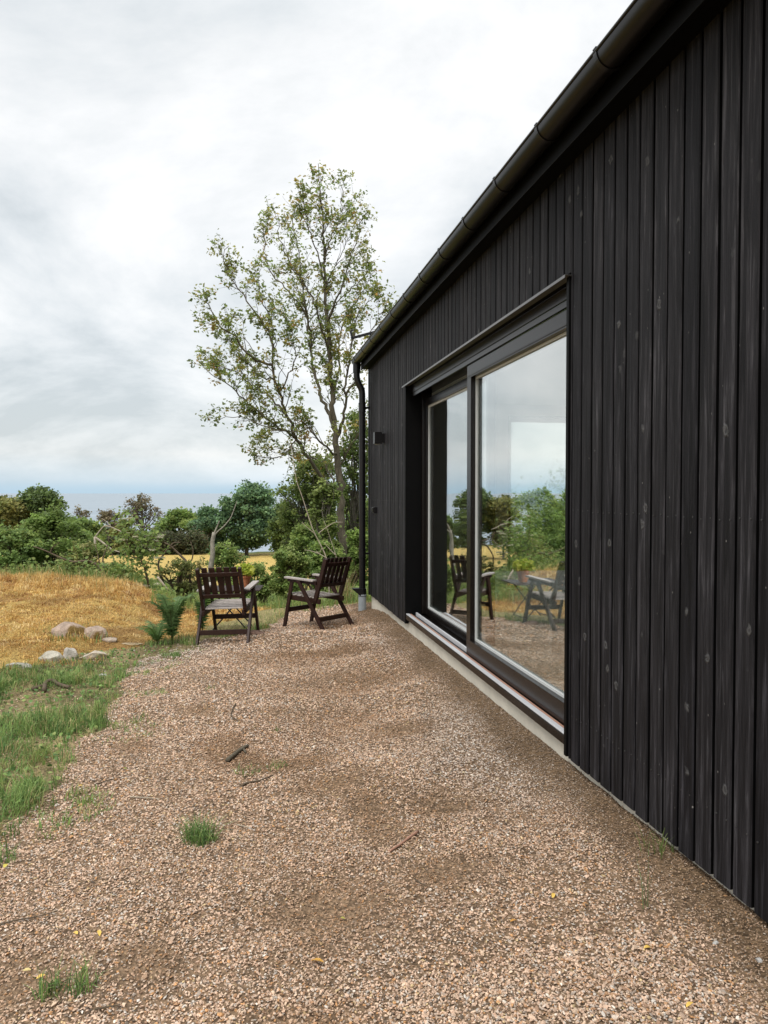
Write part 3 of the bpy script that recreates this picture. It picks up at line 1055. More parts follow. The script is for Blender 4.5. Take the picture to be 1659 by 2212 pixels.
# ------------------------------------------------------------------ bushes on the near slope
BUSHG = "bushes beyond the dry mound"
for i, (px, top, hw, bot, d, nl, nf, ls, cols, lab, stems) in enumerate([
    (118, 1108, 84, 1250, 19, 18, 8500, .075, LIME[:3] + MDG[:2], "yellowish green hawthorn bush with a pointed top, left of centre behind the mound", 4),
    (28, 1150, 70, 1245, 18, 14, 5500, .075, MDG, "mid green bush at the left edge behind the mound", 4),
    (190, 1176, 58, 1256, 17, 14, 2600, .06, OLV + MDG[:2], "thin twiggy olive bush with dark bent branch in front", 5),
    (258, 1226, 42, 1266, 15.5, 10, 1900, .06, MDG + LIME[:1], "low leafy bramble bush left of the white flowering shrub", 4),
    (405, 1212, 58, 1278, 15, 12, 800, .05, OLV + LIME[:1], "dry twiggy bush with crooked dead wood left of the left chair", 6),
    (490, 1172, 42, 1262, 16.5, 14, 3000, .05, LIME, "light green willow bush right of the leaning lichen trunk", 6),
    (560, 1222, 54, 1292, 13.5, 14, 4200, .045, LIME, "lime green shrub between the two chairs", 6),
    (622, 1190, 50, 1295, 13, 14, 5200, .045, LIME, "feathery lime green shrub left of the right chair back", 6),
    (650, 1140, 52, 1250, 17, 14, 5200, .07, LIME[:2] + MDG, "dense green bush rising behind the right chair", 4),
    (708, 1175, 45, 1290, 14.5, 12, 4200, .06, MDG + LIME[:1], "mid green bush at the foot of the tall oak", 4),
    (775, 1150, 40, 1300, 16, 12, 4500, .07, LIME[:2] + MDG[:2], "bright green bush in the gap beside the downpipe", 4),
    (-60, 1120, 90, 1250, 18, 16, 5200, .08, LIME[:2] + MDG, "green bush beyond the left edge, nearest the view", 4),
    (-170, 1070, 100, 1260, 19, 18, 6000, .09, LIME[:2] + MDG, "tall green bush beyond the left edge of the view", 4),
    (-300, 1050, 120, 1270, 20, 18, 6000, .09, MDG, "farthest left tall green bush beyond the view", 4),
]):
    plant("bush", lab, "bush", ground_at(px, d), crown_lobes(px, top, hw, bot, d, nl, 500 + i, lobe=.4), nf, ls, cols, 600 + i, M_TWIG, .028, stems, shape='hex' if d < 18 else 'quad', group=BUSHG, leafnames="foliage", shell=.35, hue_amp=.35)

# rough greenery covering the slope behind the mound and chairs
r = np.random.default_rng(97)
x, y = scatter(r, -14, 4, 10.6, 24, 260)
yc_ = np.interp(x, [-8, -4, -2.2, -0.5, 1.6], [14.5, 14.3, 12.6, 11.3, 10.8])
k = (y > yc_ + np.where(x > -1.5, .1, 2.2) + .5 * wob(x, y, 2, 61)) & (y < yc_ + 9)
x, y = x[k], y[k]
P = np.stack([x, y, zg(x, y) - .01], 1)
h = r.uniform(.10, .4, len(x)) * (.6 + .5 * (.5 + .5 * wob(x, y, 1.2, 62)))
V1, Q1, T1, C1 = blades(P, h, r.uniform(.006, .014, len(x)), np.abs(r.normal(.3, .25, len(x))), tint(r, len(x), MDG + LIME + [(.40, .32, .14)]), r)
n_ = 30000
x, y = r.uniform(-14, 4, n_), r.uniform(10.6, 20, n_)
yc_ = np.interp(x, [-8, -4, -2.2, -0.5, 1.6], [14.5, 14.3, 12.6, 11.3, 10.8])
k = (y > yc_ + np.where(x > -1.5, .3, 2.4)) & (y < yc_ + 7)
x, y = x[k], y[k]
P = np.stack([x, y, zg(x, y) + r.uniform(.03, .5, len(x)) * (.5 + .5 * wob(x, y, 1.2, 62))], 1)
V2, F2, C2 = leaves(P, r.uniform(.05, .1, len(x)), tint(r, len(x), MDG + LIME), r, 'hex', .1, .4)
tag(link("undergrowth", mesh_np("undergrowth", np.concatenate([V1, V2]), [Q1, T1, F2 + len(V1)], np.concatenate([C1, C2])), M_LEAF), "rough green undergrowth on the slope below the bushes", "undergrowth", kind="stuff")

# dense dark trees around the foot of the tall oak
for i, (px, top, hw, bot, d, nl, nf, ls, cols, lab) in enumerate([
    (676, 985, 82, 1240, 23, 30, 9500, .085, [(.19, .25, .07), (.15, .21, .065), (.25, .30, .09)], "drooping dark green tree in front of the sea, around the oak trunk"),
    (768, 890, 52, 1250, 24, 22, 4800, .09, [(.20, .27, .075), (.16, .23, .07), (.27, .33, .10)], "leafy green tree filling the gap between oak trunk and downpipe"),
    (700, 1040, 50, 1245, 18.6, 18, 5200, .075, [(.20, .26, .075), (.16, .22, .07), (.26, .31, .10)], "young green tree close in front of the oak trunk"),
    (845, 950, 60, 1240, 26, 14, 4500, .1, MDG, "green tree hidden mostly behind the house corner"),
]):
    plant("tree", lab, "tree", ground_at(px, d), crown_lobes(px, top, hw, bot, d, nl, 700 + i, lobe=.36, flat=.6), nf, ls, cols, 720 + i, M_BARK, .07, 1, shape='hex', shell=.3, hue_amp=.35)


# ------------------------------------------------------------------ the tall sparse oak
def tall_oak():
    r = np.random.default_rng(77)
    d0 = 20.0
    base = ground_at(742, d0)
    root = thing("oak_tree", "tall sparse oak with thin yellow green leaves against the sky", "tree", base)
    limbs = [  # (points px,py,depth offset) , r0, r1
        ([(744, 1290, 0), (742, 1215, 0), (738, 1130, 0), (733, 1040, 0), (726, 960, 0), (720, 880, 0), (714, 800, 0), (711, 740, 0), (706, 670, .1), (702, 600, .1), (700, 520, .1), (695, 440, 0), (690, 395, 0), (689, 352, 0)], .15, .008),
        ([(736, 1085, 0), (700, 1038, -.4), (672, 1000, -.7), (652, 965, -.9), (636, 940, -1.0), (627, 917, -1.1), (616, 883, -1.2), (602, 847, -1.3), (594, 813, -1.4), (591, 785, -1.4), (589, 752, -1.5), (578, 710, -1.5), (550, 668, -1.6), (522, 634, -1.7), (497, 600, -1.7), (482, 565, -1.7), (492, 530, -1.7)], .062, .007),
        ([(638, 944, -1.0), (606, 925, -1.2), (570, 900, -1.5), (535, 868, -1.7), (500, 835, -1.9), (465, 815, -2), (436, 785, -2.1)], .04, .006),
        ([(620, 898, -1.2), (585, 858, -.8), (550, 838, -.4), (510, 800, -.1), (470, 790, .1), (438, 762, .3)], .035, .006),
        ([(589, 788, -1.4), (547, 777, -1.7), (522, 749, -1.9), (505, 721, -2.1), (472, 700, -2.3), (450, 668, -2.4), (444, 636, -2.4)], .038, .006),
        ([(589, 760, -1.5), (590, 710, -1.0), (575, 670, -.8), (565, 640, -.7), (556, 600, -.6), (545, 575, -.5)], .03, .006),
        ([(726, 930, 0), (709, 895, .4), (695, 855, .7), (684, 830, .9), (678, 805, 1.0), (672, 735, 1.2), (664, 684, 1.3), (653, 665, 1.4), (633, 640, 1.5), (614, 617, 1.6), (588, 596, 1.7), (572, 560, 1.7), (570, 500, 1.7), (578, 470, 1.7)], .06, .007),
        ([(672, 735, 1.2), (660, 660, .8), (652, 612, .6), (650, 570, .5), (640, 514, .4), (630, 480, .3), (640, 440, .3)], .035, .006),
        ([(709, 760, 0), (690, 690, -.5), (672, 640, -.8), (640, 590, -1), (615, 545, -1.1), (600, 500, -1.2), (602, 465, -1.2)], .035, .006),
        ([(728, 945, 0), (745, 889, -.3), (747, 850, -.4), (753, 791, -.6), (760, 740, -.7), (773, 682, -.8), (795, 650, -.9), (822, 632, -1)], .05, .007),
        ([(746, 855, -.4), (768, 820, -.6), (785, 775, -.8), (800, 720, -.9), (815, 690, -1), (835, 660, -1)], .03, .006),
        ([(718, 850, 0), (735, 795, .6), (730, 740, .9), (745, 690, 1.2), (775, 640, 1.4), (800, 600, 1.5), (812, 580, 1.5)], .035, .006),
        ([(709, 690, 0), (722, 655, -.3), (737, 626, -.5), (748, 584, -.6), (762, 545, -.7), (776, 500, -.7), (782, 460, -.7)], .032, .006),
        ([(712, 680, 0), (740, 640, .6), (775, 610, .9), (804, 575, 1.1)], .025, .006),
        ([(704, 610, 0), (690, 560, -.3), (672, 510, -.5), (660, 460, -.6), (655, 405, -.6)], .025, .006),
        ([(701, 560, 0), (715, 510, .4), (735, 470, .6), (740, 420, .7), (735, 380, .7)], .022, .005),
        ([(702, 620, 0), (728, 570, .3), (750, 520, .5), (748, 470, .6)], .02, .005),
        ([(735, 1070, 0), (700, 1000, .8), (668, 985, 1.3), (630, 985, 1.6), (590, 975, 1.8), (548, 960, 1.9)], .035, .006),
        ([(728, 985, 0), (700, 960, -.8), (665, 925, -1.3), (625, 935, -1.5), (580, 925, -1.7), (530, 900, -1.8), (465, 905, -1.9)], .035, .006),
        ([(733, 1010, 0), (760, 960, -.5), (785, 930, -.7), (800, 880, -.8)], .03, .006),
        ([(640, 950, -1), (612, 985, -1.2), (580, 990, -1.3), (548, 985, -1.4)], .02, .005),
        ([(594, 820, -1.4), (560, 815, -1.0), (520, 760, -.8), (490, 735, -.7), (458, 720, -.7)], .024, .005),
        ([(602, 850, -1.3), (630, 800, -1.6), (640, 760, -1.8), (628, 710, -1.9), (610, 680, -2)], .024, .005),
    ]
    paths, tips = [], []
    L = []
    for pts, r0, r1 in limbs:
        P = np.array([atd(px, py, d0 + dz) for px, py, dz in pts])
        # smooth resample
        s = np.concatenate([[0], np.cumsum(np.linalg.norm(np.diff(P, axis=0), axis=1))])
        t = np.linspace(0, s[-1], max(8, int(s[-1] / .14)))
        Q = np.stack([np.interp(t, s, P[:, k]) for k in range(3)], 1)
        w = r.normal(0, .022, Q.shape)
        w[0] = 0
        Q = Q + w
        u = t / s[-1]
        Rr = r0 + (r1 - r0) * u ** .75
        paths.append((Q, Rr, 9 if r0 > .07 else 6))
        L.append((Q, Rr, s[-1]))
    # side branches and twigs
    for li, (Q, Rr, Ln) in enumerate(L):
        nb = int(Ln / .16)
        for b in range(nb):
            u = r.uniform(.42 if li == 0 else .2, 1.0)
            i = min(len(Q) - 2, int(u * (len(Q) - 1)))
            td = Q[min(i + 1, len(Q) - 1)] - Q[max(i - 1, 0)]
            td /= np.linalg.norm(td) + 1e-9
            rd = r.normal(0, 1, 3)
            rd -= td * (rd @ td)
            rd /= np.linalg.norm(rd)
            dv = td * r.uniform(.5, 1.0) + rd * r.uniform(.4, .9) + np.array([0, 0, r.uniform(.0, .5)])
            dv /= np.linalg.norm(dv)
            bl = r.uniform(.35, .95) * (1.1 - .78 * u)
            e = Q[i] + dv * bl + np.array([0, 0, .12 * bl])
            B = wander(Q[i], e, 7, .06, r)
            rr = min(Rr[i] * .55, .014)
            paths.append((B, np.linspace(rr, .0035, 7), 4))
            for tw in range(r.integers(2, 5)):
                j = r.integers(2, 7)
                d2 = dv + r.normal(0, .6, 3)
                d2 /= np.linalg.norm(d2)
                e2 = B[j] + d2 * r.uniform(.12, .4)
                T = wander(B[j], e2, 4, .07, r)
                paths.append((T, np.linspace(.005, .0022, 4), 3))
                tips.append((T[-1], .8))
                if r.uniform() < .6:
                    tips.append((T[2], .6))
            tips.append((B[-1], 1.0))
        tips.append((Q[-1], 1.0))
    link("trunk", tubes_mesh("trunk", paths, base), M_BARKG, root)
    P0 = np.array([t[0] for t in tips])
    # lower left boughs carry the densest leaves
    pz = P0[:, 2]
    den = np.where(pz < 6.0, 6.8, 4.3)
    rep = r.poisson(den)
    P = np.repeat(P0, rep, 0)
    P = P + r.normal(0, .055, P.shape)
    cols = np.array([(.25, .28, .08), (.19, .24, .07), (.32, .32, .09), (.14, .19, .06), (.40, .33, .10), (.22, .30, .08), (.42, .27, .09)])
    ci = np.repeat(r.choice(len(cols), len(P0), p=[.25, .2, .18, .15, .08, .10, .04]), rep)
    C = cols[ci] * r.uniform(.7, 1.25, (len(P), 1))
    V, F, C = leaves(P, r.uniform(.05, .125, len(P)), C, r, 'lobed', .2, .42)
    link("crown", mesh_np("crown", V - base, [F], C), M_LEAFT, root)


tall_oak()


# ------------------------------------------------------------------ dead wood, elder shrub, leaning stems
def stick_thing(name, label, cat, chains, bark, base, k=6, group=None):
    base = np.asarray(base, float)
    paths = []
    for pts, r0, r1 in chains:
        P = np.array([np.asarray(p, float) for p in pts])
        s = np.concatenate([[0], np.cumsum(np.linalg.norm(np.diff(P, axis=0), axis=1))])
        t = np.linspace(0, s[-1], max(6, len(P) * 3))
        Q = np.stack([np.interp(t, s, P[:, q]) for q in range(3)], 1)
        Q[1:-1] = (Q[:-2] + 2 * Q[1:-1] + Q[2:]) / 4
        R = np.linspace(r0, r1, len(Q))
        Q = np.concatenate([Q[:1] + (Q[:1] - Q[1:2]) * .01, Q, Q[-1:] + (Q[-1:] - Q[-2:-1]) * .01])
        R = np.concatenate([[.0005], R, [.0005]])
        paths.append((Q, R, k))
    o = link(name, tubes_mesh(name, paths, base), bark)
    o.location = base
    return tag(o, label, cat, group)


def ch(lst, d):
    return [atd(p[0], p[1], d + (p[2] if len(p) > 2 else 0)) for p in lst]


d = 15.5
stick_thing("dead_tree", "leaning lichen covered dead trunk with one long bare bough", "dead tree", [
    (ch([(452, 1262), (455, 1225), (460, 1195), (458, 1172), (463, 1150)], d), .06, .04),
    (ch([(462, 1158), (470, 1148), (484, 1137), (498, 1120), (506, 1100), (512, 1082)], d), .017, .006),
    (ch([(463, 1152), (468, 1140), (474, 1125)], d), .022, .008),
], M_BIRCH, ground_at(452, d), 8)
d = 16
stick_thing("dead_branch", "dark forked dead branch lying in front of the thin olive bush", "dead branch", [
    (ch([(232, 1252), (215, 1222), (190, 1210), (160, 1215), (130, 1205), (100, 1190), (72, 1180)], d), .035, .012),
    (ch([(222, 1232), (222, 1205), (232, 1180), (236, 1158)], d), .022, .008),
    (ch([(216, 1222), (212, 1200), (206, 1180)], d), .018, .006),
    (ch([(240, 1250), (248, 1215), (240, 1190), (228, 1178)], d + .3), .02, .007),
    (ch([(108, 1195), (112, 1183), (128, 1172)], d), .014, .005),
], M_TWIG, ground_at(232, d))
stick_thing("dead_branch", "two short pale logs lying at the far edge of the mound", "dead branch", [
    (ch([(258, 1267), (285, 1262), (312, 1263)], 14.5), .03, .02),
    (ch([(255, 1275), (285, 1270), (305, 1272)], 14.4), .022, .018),
], M_PALETWIG, ground_at(280, 14.5))
d = 15
stick_thing("dead_branch", "crooked dark dead branches arching left of the left chair", "dead branch", [
    (ch([(383, 1275), (387, 1245), (398, 1228), (405, 1215), (385, 1195), (368, 1178), (355, 1172)], d), .05, .012),
    (ch([(355, 1270), (345, 1235), (340, 1215), (352, 1200), (362, 1185), (380, 1178)], d), .035, .01),
    (ch([(398, 1226), (415, 1210), (418, 1190), (412, 1170)], d), .02, .007),
    (ch([(345, 1180), (340, 1165), (335, 1158)], d), .022, .015),
    (ch([(368, 1180), (375, 1172), (390, 1172)], d), .018, .008),
    (ch([(383, 1262), (365, 1262), (340, 1240)], d), .018, .006),
], M_TWIG, ground_at(383, d))
stick_thing("stick", "pale broken stick poking up at the far edge of the mound", "stick", [
    (ch([(362, 1275), (350, 1258), (340, 1246)], 13.2), .02, .022)], M_PALETWIG, ground_at(362, 13.2))
d = 18
stick_thing("dead_branch", "bare pale bough hanging in front of the brownish trees", "dead branch", [
    (ch([(205, 1160), (222, 1172), (243, 1188), (260, 1193)], d), .03, .015),
    (ch([(205, 1160), (225, 1135), (240, 1138), (260, 1148), (280, 1152)], d), .02, .01),
    (ch([(240, 1138), (232, 1128), (220, 1120)], d), .012, .005),
    (ch([(205, 1160), (206, 1210), (208, 1255)], d), .03, .03),
    (ch([(258, 1190), (270, 1178)], d), .012, .006),
], M_PALETWIG, ground_at(208, d))
d = 12.2
stick_thing("dead_sapling", "pale bare leaning sapling rising behind the right chair", "dead tree", [
    (ch([(712, 1292), (709, 1240), (706, 1206), (695, 1181), (679, 1152), (668, 1122), (660, 1095), (650, 1065), (641, 1042), (634, 1000), (628, 960)], d), .012, .004),
    (ch([(706, 1206), (690, 1196), (672, 1190), (658, 1188)], d), .009, .004),
    (ch([(696, 1183), (690, 1195), (683, 1190)], d), .007, .003),
    (ch([(679, 1152), (664, 1140), (652, 1128)], d), .007, .003),
], M_PALETWIG, ground_at(712, d))
d = 12.0
stick_thing("dead_sapling", "pale forked dry stems leaning behind the right chair back", "dead tree", [
    (ch([(738, 1292), (732, 1235), (726, 1200), (714, 1165), (706, 1140), (700, 1125)], d), .009, .003),
    (ch([(726, 1200), (708, 1182), (700, 1172)], d), .008, .003),
    (ch([(688, 1152), (704, 1140), (722, 1128), (740, 1128)], d), .008, .004),
    (ch([(746, 1292), (742, 1255), (735, 1222)], d), .007, .003),
    (ch([(752, 1292), (750, 1250), (741, 1205)], d), .006, .003),
], M_PALETWIG, ground_at(738, d))
# dry grass bunch beside the chair back
r = np.random.default_rng(91)
c = ground_at(742, 11.4)
nn_ = 110
P = c + np.stack([r.normal(0, .08, nn_), r.normal(0, .08, nn_), np.zeros(nn_)], 1)
o = link("grass_tuft", grass_obj("drytuft", P, r.uniform(.3, .75, nn_), r.uniform(.005, .009, nn_), np.abs(r.normal(.2, .18, nn_)), tint(r, nn_, [(.42, .33, .18), (.35, .27, .12), (.25, .24, .1)]), r, c), M_GRASS)
o.location = c
tag(o, "tall dry straw coloured grass bunch behind the right chair", "grass tuft")


def elder():
    r = np.random.default_rng(93)
    d = 14.0
    base = ground_at(320, d)
    root = thing("elder_shrub", "small elder shrub with flat white flower heads behind the mound", "shrub", base)
    ch1 = [
        ([(322, 1268), (318, 1250), (312, 1225), (303, 1208), (290, 1192), (275, 1175), (262, 1158)], .025, .006),
        ([(305, 1212), (312, 1190), (322, 1170), (328, 1152)], .012, .004),
        ([(300, 1205), (285, 1203), (268, 1200)], .01, .004),
        ([(312, 1228), (326, 1205), (338, 1192)], .01, .004),
        ([(290, 1192), (296, 1172), (302, 1155)], .01, .004),
        ([(318, 1252), (300, 1235), (292, 1220)], .01, .004),
        ([(275, 1175), (268, 1145), (272, 1120)], .01, .004),
    ]
    paths, P = [], []
    for pts, r0, r1 in ch1:
        Q = np.array([atd(px, py, d + r.uniform(-.15, .15)) for px, py in pts])
        paths.append((Q, np.linspace(r0, r1, len(Q)), 5))
        for q in Q[1:]:
            for _ in range(26):
                P.append(q + r.normal(0, .12, 3))
        for _ in range(50):
            P.append(Q[-1] + r.normal(0, .13, 3))
    link("trunk", tubes_mesh("trunk", paths, base), M_TWIG, root)
    P = np.array(P)
    V, F, C = leaves(P, r.uniform(.05, .10, len(P)), tint(r, len(P), MDG + LIME[:2]), r, 'hex', .3, .4)
    link("foliage", mesh_np("fol", V - base, [F], C), M_LEAF, root)
    for px, py in [(283, 1120), (300, 1135), (270, 1122), (292, 1160), (302, 1166), (316, 1166), (322, 1158), (333, 1168), (344, 1161), (348, 1157), (310, 1178), (322, 1180), (328, 1188), (336, 1205), (350, 1205), (268, 1166), (316, 1266), (340, 1262)]:
        q = atd(px, py, d + r.uniform(-.25, .1))
        n_ = 90
        a = r.uniform(0, 6.283, n_)
        s = .065 * np.sqrt(r.uniform(0, 1, n_))
        pts = q + np.stack([s * np.cos(a), s * np.sin(a), r.uniform(0, .02, n_) - s * .12], 1)
        V, F, C = leaves(pts, np.full(n_, .02), tint(r, n_, [(.62, .60, .42), (.7, .68, .55)], v=.1), r, 'quad')
        link("flower_head", mesh_np("umbel", V - base, [F], C), M_LEAF, root)


elder()


# ------------------------------------------------------------------ ferns
def fern(px, py, label, seed, fronds, hgt, spread, group="ferns beside the left chair"):
    r = np.random.default_rng(seed)
    base = G(px, py)
    root = thing("fern", label, "fern", base, 0, group)
    for fz in range(fronds):
        az = 2 * math.pi * fz / fronds + r.uniform(-.4, .4)
        out = spread * r.uniform(.55, 1.15)
        h = hgt * r.uniform(.7, 1.08)
        t = np.linspace(0, 1, 22)
        rad = out * (t ** 1.6)
        zc = h * (np.sin(np.minimum(t * 1.55, 1.75)) - .12 * t ** 3)
        dv = np.array([math.cos(az), math.sin(az), 0])
        P = dv * rad[:, None] + np.array([0, 0, 1]) * zc[:, None]
        side = np.array([-math.sin(az), math.cos(az), 0])
        V, Fq = tube(P, np.linspace(.004, .0015, 22), 4)
        C = [np.tile((.10, .10, .03), (len(V), 1))]
        Vs, Fs, n0 = [V], [Fq], len(V)
        T = np.gradient(P, axis=0)
        T /= np.linalg.norm(T, axis=1)[:, None]
        cbase = np.array([(.10, .19, .05), (.075, .15, .045), (.15, .24, .09)][r.integers(3)])
        Lf = np.linalg.norm(np.diff(P, axis=0), axis=1).sum()
        for i in range(3, 22):
            u = t[i]
            ln = Lf * .185 * (math.sin(math.pi * min(1, (u * .93 + .10))) ** .8) * r.uniform(.9, 1.1) + .006
            for sg in (-1, 1):
                dd = side * sg * .92 + T[i] * .38 + np.array([0, 0, -.12 + r.normal(0, .08)])
                dd /= np.linalg.norm(dd)
                wv = np.cross(dd, np.cross(T[i], dd))
                wv /= np.linalg.norm(wv) + 1e-9
                # serrated pinna : zig-zag outline
                k = 6
                a_ = np.linspace(0, 1, k + 1)
                wdt = ln * .115 * (1 - a_ ** 1.5) + .0008
                up = P[i] + dd * (ln * a_)[:, None] + wv * (wdt * np.where(np.arange(k + 1) % 2, 1.25, .75))[:, None]
                dn = P[i] + dd * (ln * a_)[:, None] - wv * (wdt * np.where(np.arange(k + 1) % 2, 1.25, .75))[:, None]
                vv = np.stack([up, dn], 1).reshape(-1, 3)
                vv[:, 2] -= np.repeat(.18 * ln * a_ ** 2, 2)
                q = np.array([(2 * j, 2 * j + 1, 2 * j + 3, 2 * j + 2) for j in range(k)])
                Vs.append(vv)
                Fs.append(q + n0)
                n0 += len(vv)
                C.append(np.tile(cbase * r.uniform(.75, 1.25), (len(vv), 1)))
        link("frond", mesh_np("frond", np.concatenate(Vs), [np.concatenate(Fs)], np.concatenate(C)), M_LEAF, root)
    return root


fern(372, 1392, "large green fern standing left of the left chair", 31, 12, .60, .28)
fern(340, 1392, "low spreading fern with pale drooping fronds left of the large fern", 32, 6, .26, .30)
fern(437, 1372, "narrow bright fern partly hidden behind the left chair", 33, 6, .52, .16)


# ------------------------------------------------------------------ rocks
def rock(px, py, sx, sy, sz, label, seed, col, name="rock", group=None, sharp=.25, moss=0.0, rot=0, sub=3):
    import bmesh
    r = np.random.default_rng(seed)
    bm = bmesh.new()
    bmesh.ops.create_icosphere(bm, subdivisions=sub, radius=1)
    npl = 16 if sharp > .5 else 9
    A = r.normal(0, 1, (npl, 3))
    A /= np.linalg.norm(A, axis=1)[:, None]
    hgt = r.uniform(.42, .78, npl) if sharp > .5 else r.uniform(.62, .98, npl)
    ph = r.uniform(0, 6, 6)
    for v in bm.verts:
        p = np.array(v.co)
        for a, h_ in zip(A, hgt):
            e = p @ a - h_
            if e > 0:
                p = p - a * e * (1.0 if sharp > .5 else .85)
        p = p * (1 + (0 if sharp > .5 else 1) * .05 * math.sin(3 * p[0] + ph[0]) + .05 * math.sin(4 * p[1] + ph[1]) + .03 * math.sin(7 * p[2] + 5 * p[0] + ph[2]) + .012 * math.sin(17 * p[0] + 13 * p[1] + ph[3]))
        v.co = Vector(p * np.array([sx, sy, sz]))
    me = D.meshes.new(name)
    bm.to_mesh(me)
    bm.free()
    me.polygons.foreach_set("use_smooth", [sharp < .5] * len(me.polygons))
    m, nt_ = new_mat("rock_surface")
    n = N(nt_)
    tc = n('ShaderNodeTexCoord')
    nz = n('ShaderNodeTexNoise', {'Vector': (tc, 'Object'), 'Scale': 9.0, 'Detail': 8.0, 'Roughness': .7})
    c = n.ramp(nz, [(.3, tuple(a * .42 for a in col)), (.5, tuple(a * .8 for a in col)), (.72, tuple(min(1, a * 1.1) for a in col))])
    if moss:
        nm = n('ShaderNodeTexNoise', {'Vector': (tc, 'Object'), 'Scale': 5.0, 'Detail': 5.0})
        mf = n.ramp(nm, [(.62 - moss * .3, 0.0), (.70 - moss * .3, 1.0)])
        c = n.mix(mf, c, (.16, .10, .03))
    bp = n('ShaderNodeBump', {'Height': nz, 'Strength': 1.0, 'Distance': .05})
    n.out(n('ShaderNodeBsdfPrincipled', {'Base Color': c, 'Roughness': .9, 'Normal': bp, 'Specular IOR Level': .25}))
    p = G(px, py)
    o = link(name, me, m)
    p[2] += sz * (.25 if sharp > .5 else .02)
    o.location = p
    o.rotation_euler = (0, 0, rot)
    return tag(o, label, "rock", group)


RG = "rocks along the edge of the dry grass"
rock(150, 1372, .20, .17, .15, "larger rounded pinkish boulder half sunk in dry grass, left of two", 1, (.50, .38, .30), moss=.35, group=RG)
rock(206, 1374, .14, .12, .115, "smaller rounded pinkish boulder half sunk in dry grass, right of two", 2, (.52, .40, .32), moss=.2, group=RG)
rock(236, 1384, .11, .08, .035, "flat pale stone just in front of the smaller boulder", 3, (.46, .37, .29), sharp=.4, group=RG)
rock(38, 1443, .125, .08, .055, "flat grey stone at the far left of the stone row", 4, (.58, .55, .49), sharp=.9, sub=4, group=RG)
rock(105, 1428, .13, .09, .08, "squarish pale grey stone in the stone row", 5, (.57, .53, .44), sharp=.9, rot=.4, sub=4, group=RG)
rock(148, 1422, .10, .08, .115, "upright pointed pale stone in the middle of the stone row", 6, (.60, .55, .48), sharp=.9, rot=1, sub=4, group=RG)
rock(194, 1424, .15, .09, .065, "wedge shaped beige stone at the right end of the stone row", 7, (.60, .52, .42), sharp=.9, rot=.2, sub=4, group=RG)
rock(222, 1460, .05, .04, .02, "small white chip of stone in the green grass", 8, (.55, .52, .48), sharp=.9, sub=4, group=RG)
rock(252, 1258, .22, .15, .16, "pale mossy rock at the far edge of the mound", 9, (.42, .38, .30), moss=.5, group=RG)
rock(285, 1392, .12, .06, .02, "thin flat straw coloured stone left of the ferns", 10, (.48, .38, .24), sharp=.6, group=RG)
rock(555, 1370, .10, .08, .05, "rounded reddish stone on the grass behind the left chair", 11, (.38, .24, .18), group=RG)
rock(1640, 2078, .016, .012, .01, "white pebble at the right edge of the gravel", 12, (.75, .73, .7), "pebble", sharp=.6, sub=2)
rock(1548, 2042, .016, .01, .009, "white angular pebble in gravel near the black wall", 13, (.72, .7, .66), "pebble", sharp=.8, sub=2)


r = np.random.default_rng(88)
sp_ = []
for px, py, nn_ in [(120, 1384, 40), (150, 1386, 40), (178, 1382, 40), (206, 1388, 30), (232, 1382, 30), (20, 1446, 16), (75, 1440, 26), (125, 1440, 26), (172, 1436, 26), (215, 1432, 26), (178, 1366, 26), (110, 1368, 26)]:
    c = G(px, py)
    sp_.append(c + np.stack([r.normal(0, .06, nn_), r.normal(0, .03, nn_), np.zeros(nn_)], 1))
P = np.concatenate(sp_)
P[:, 2] = zg(P[:, 0], P[:, 1]) - .004
me = grass_obj("verge", P, r.uniform(.05, .15, len(P)), r.uniform(.004, .008, len(P)), np.abs(r.normal(.5, .4, len(P))), tint(r, len(P), STRAWS[:4] + GREENS[:3]), r)
tag(link("verge_grass", me, M_GRASS), "straw and green blades growing up around the boulders and stone row", "grass", kind="stuff")

# ------------------------------------------------------------------ twigs, bark and leaves lying on the gravel
def lying(pxs, lift):
    out = []
    for p in pxs:
        q = G(p[0], p[1])
        q[2] += lift + (p[2] if len(p) > 2 else 0)
        out.append(q)
    return out


b = G(515, 1632)
stick_thing("log", "short mossy branch piece with a sawn end lying on gravel", "branch", [
    (lying([(491, 1648), (505, 1636), (520, 1624), (535, 1616)], .013), .0135, .010),
    (lying([(526, 1622), (531, 1630)], .010), .007, .006)], M_BARKG, b, 8)
ends = MB()
q = lying([(491, 1648), (505, 1636)], .018)
dv = Vector(q[0] - q[1]).normalized()
stick_thing("twig", "curved brown twig lying across gravel beside low weeds", "twig", [
    (lying([(522, 1703), (528, 1697), (545, 1692), (560, 1691), (575, 1684), (590, 1678)], .008), .007, .004)], M_TWIG, G(555, 1692))
stick_thing("twig", "thin crooked dark twig on the gravel towards the chairs", "twig", [
    (lying([(509, 1524), (503, 1535), (498, 1550), (507, 1556), (514, 1562)], .012), .006, .003)], M_TWIG, G(503, 1545))
stick_thing("twig", "long thin dark twig at the left front of the gravel", "twig", [
    (lying([(-10, 2010), (30, 1998), (80, 1988), (125, 1976)], .012), .003, .002)], M_TWIG, G(60, 1992))
stick_thing("twig", "short dark twig at the lower left corner near thin tufts", "twig", [
    (lying([(205, 2192), (235, 2184), (260, 2178)], .010), .003, .002)], M_TWIG, G(230, 2185))
stick_thing("twig", "thin pale dry stalk lying left of the full tuft", "twig", [
    (lying([(280, 1726), (310, 1728), (345, 1730)], .01), .003, .002)], M_PALETWIG, G(310, 1728))
stick_thing("twig", "short pale stalk lying right of the full tuft", "twig", [
    (lying([(512, 1788), (525, 1791), (538, 1793)], .012), .003, .002)], M_PALETWIG, G(525, 1791))
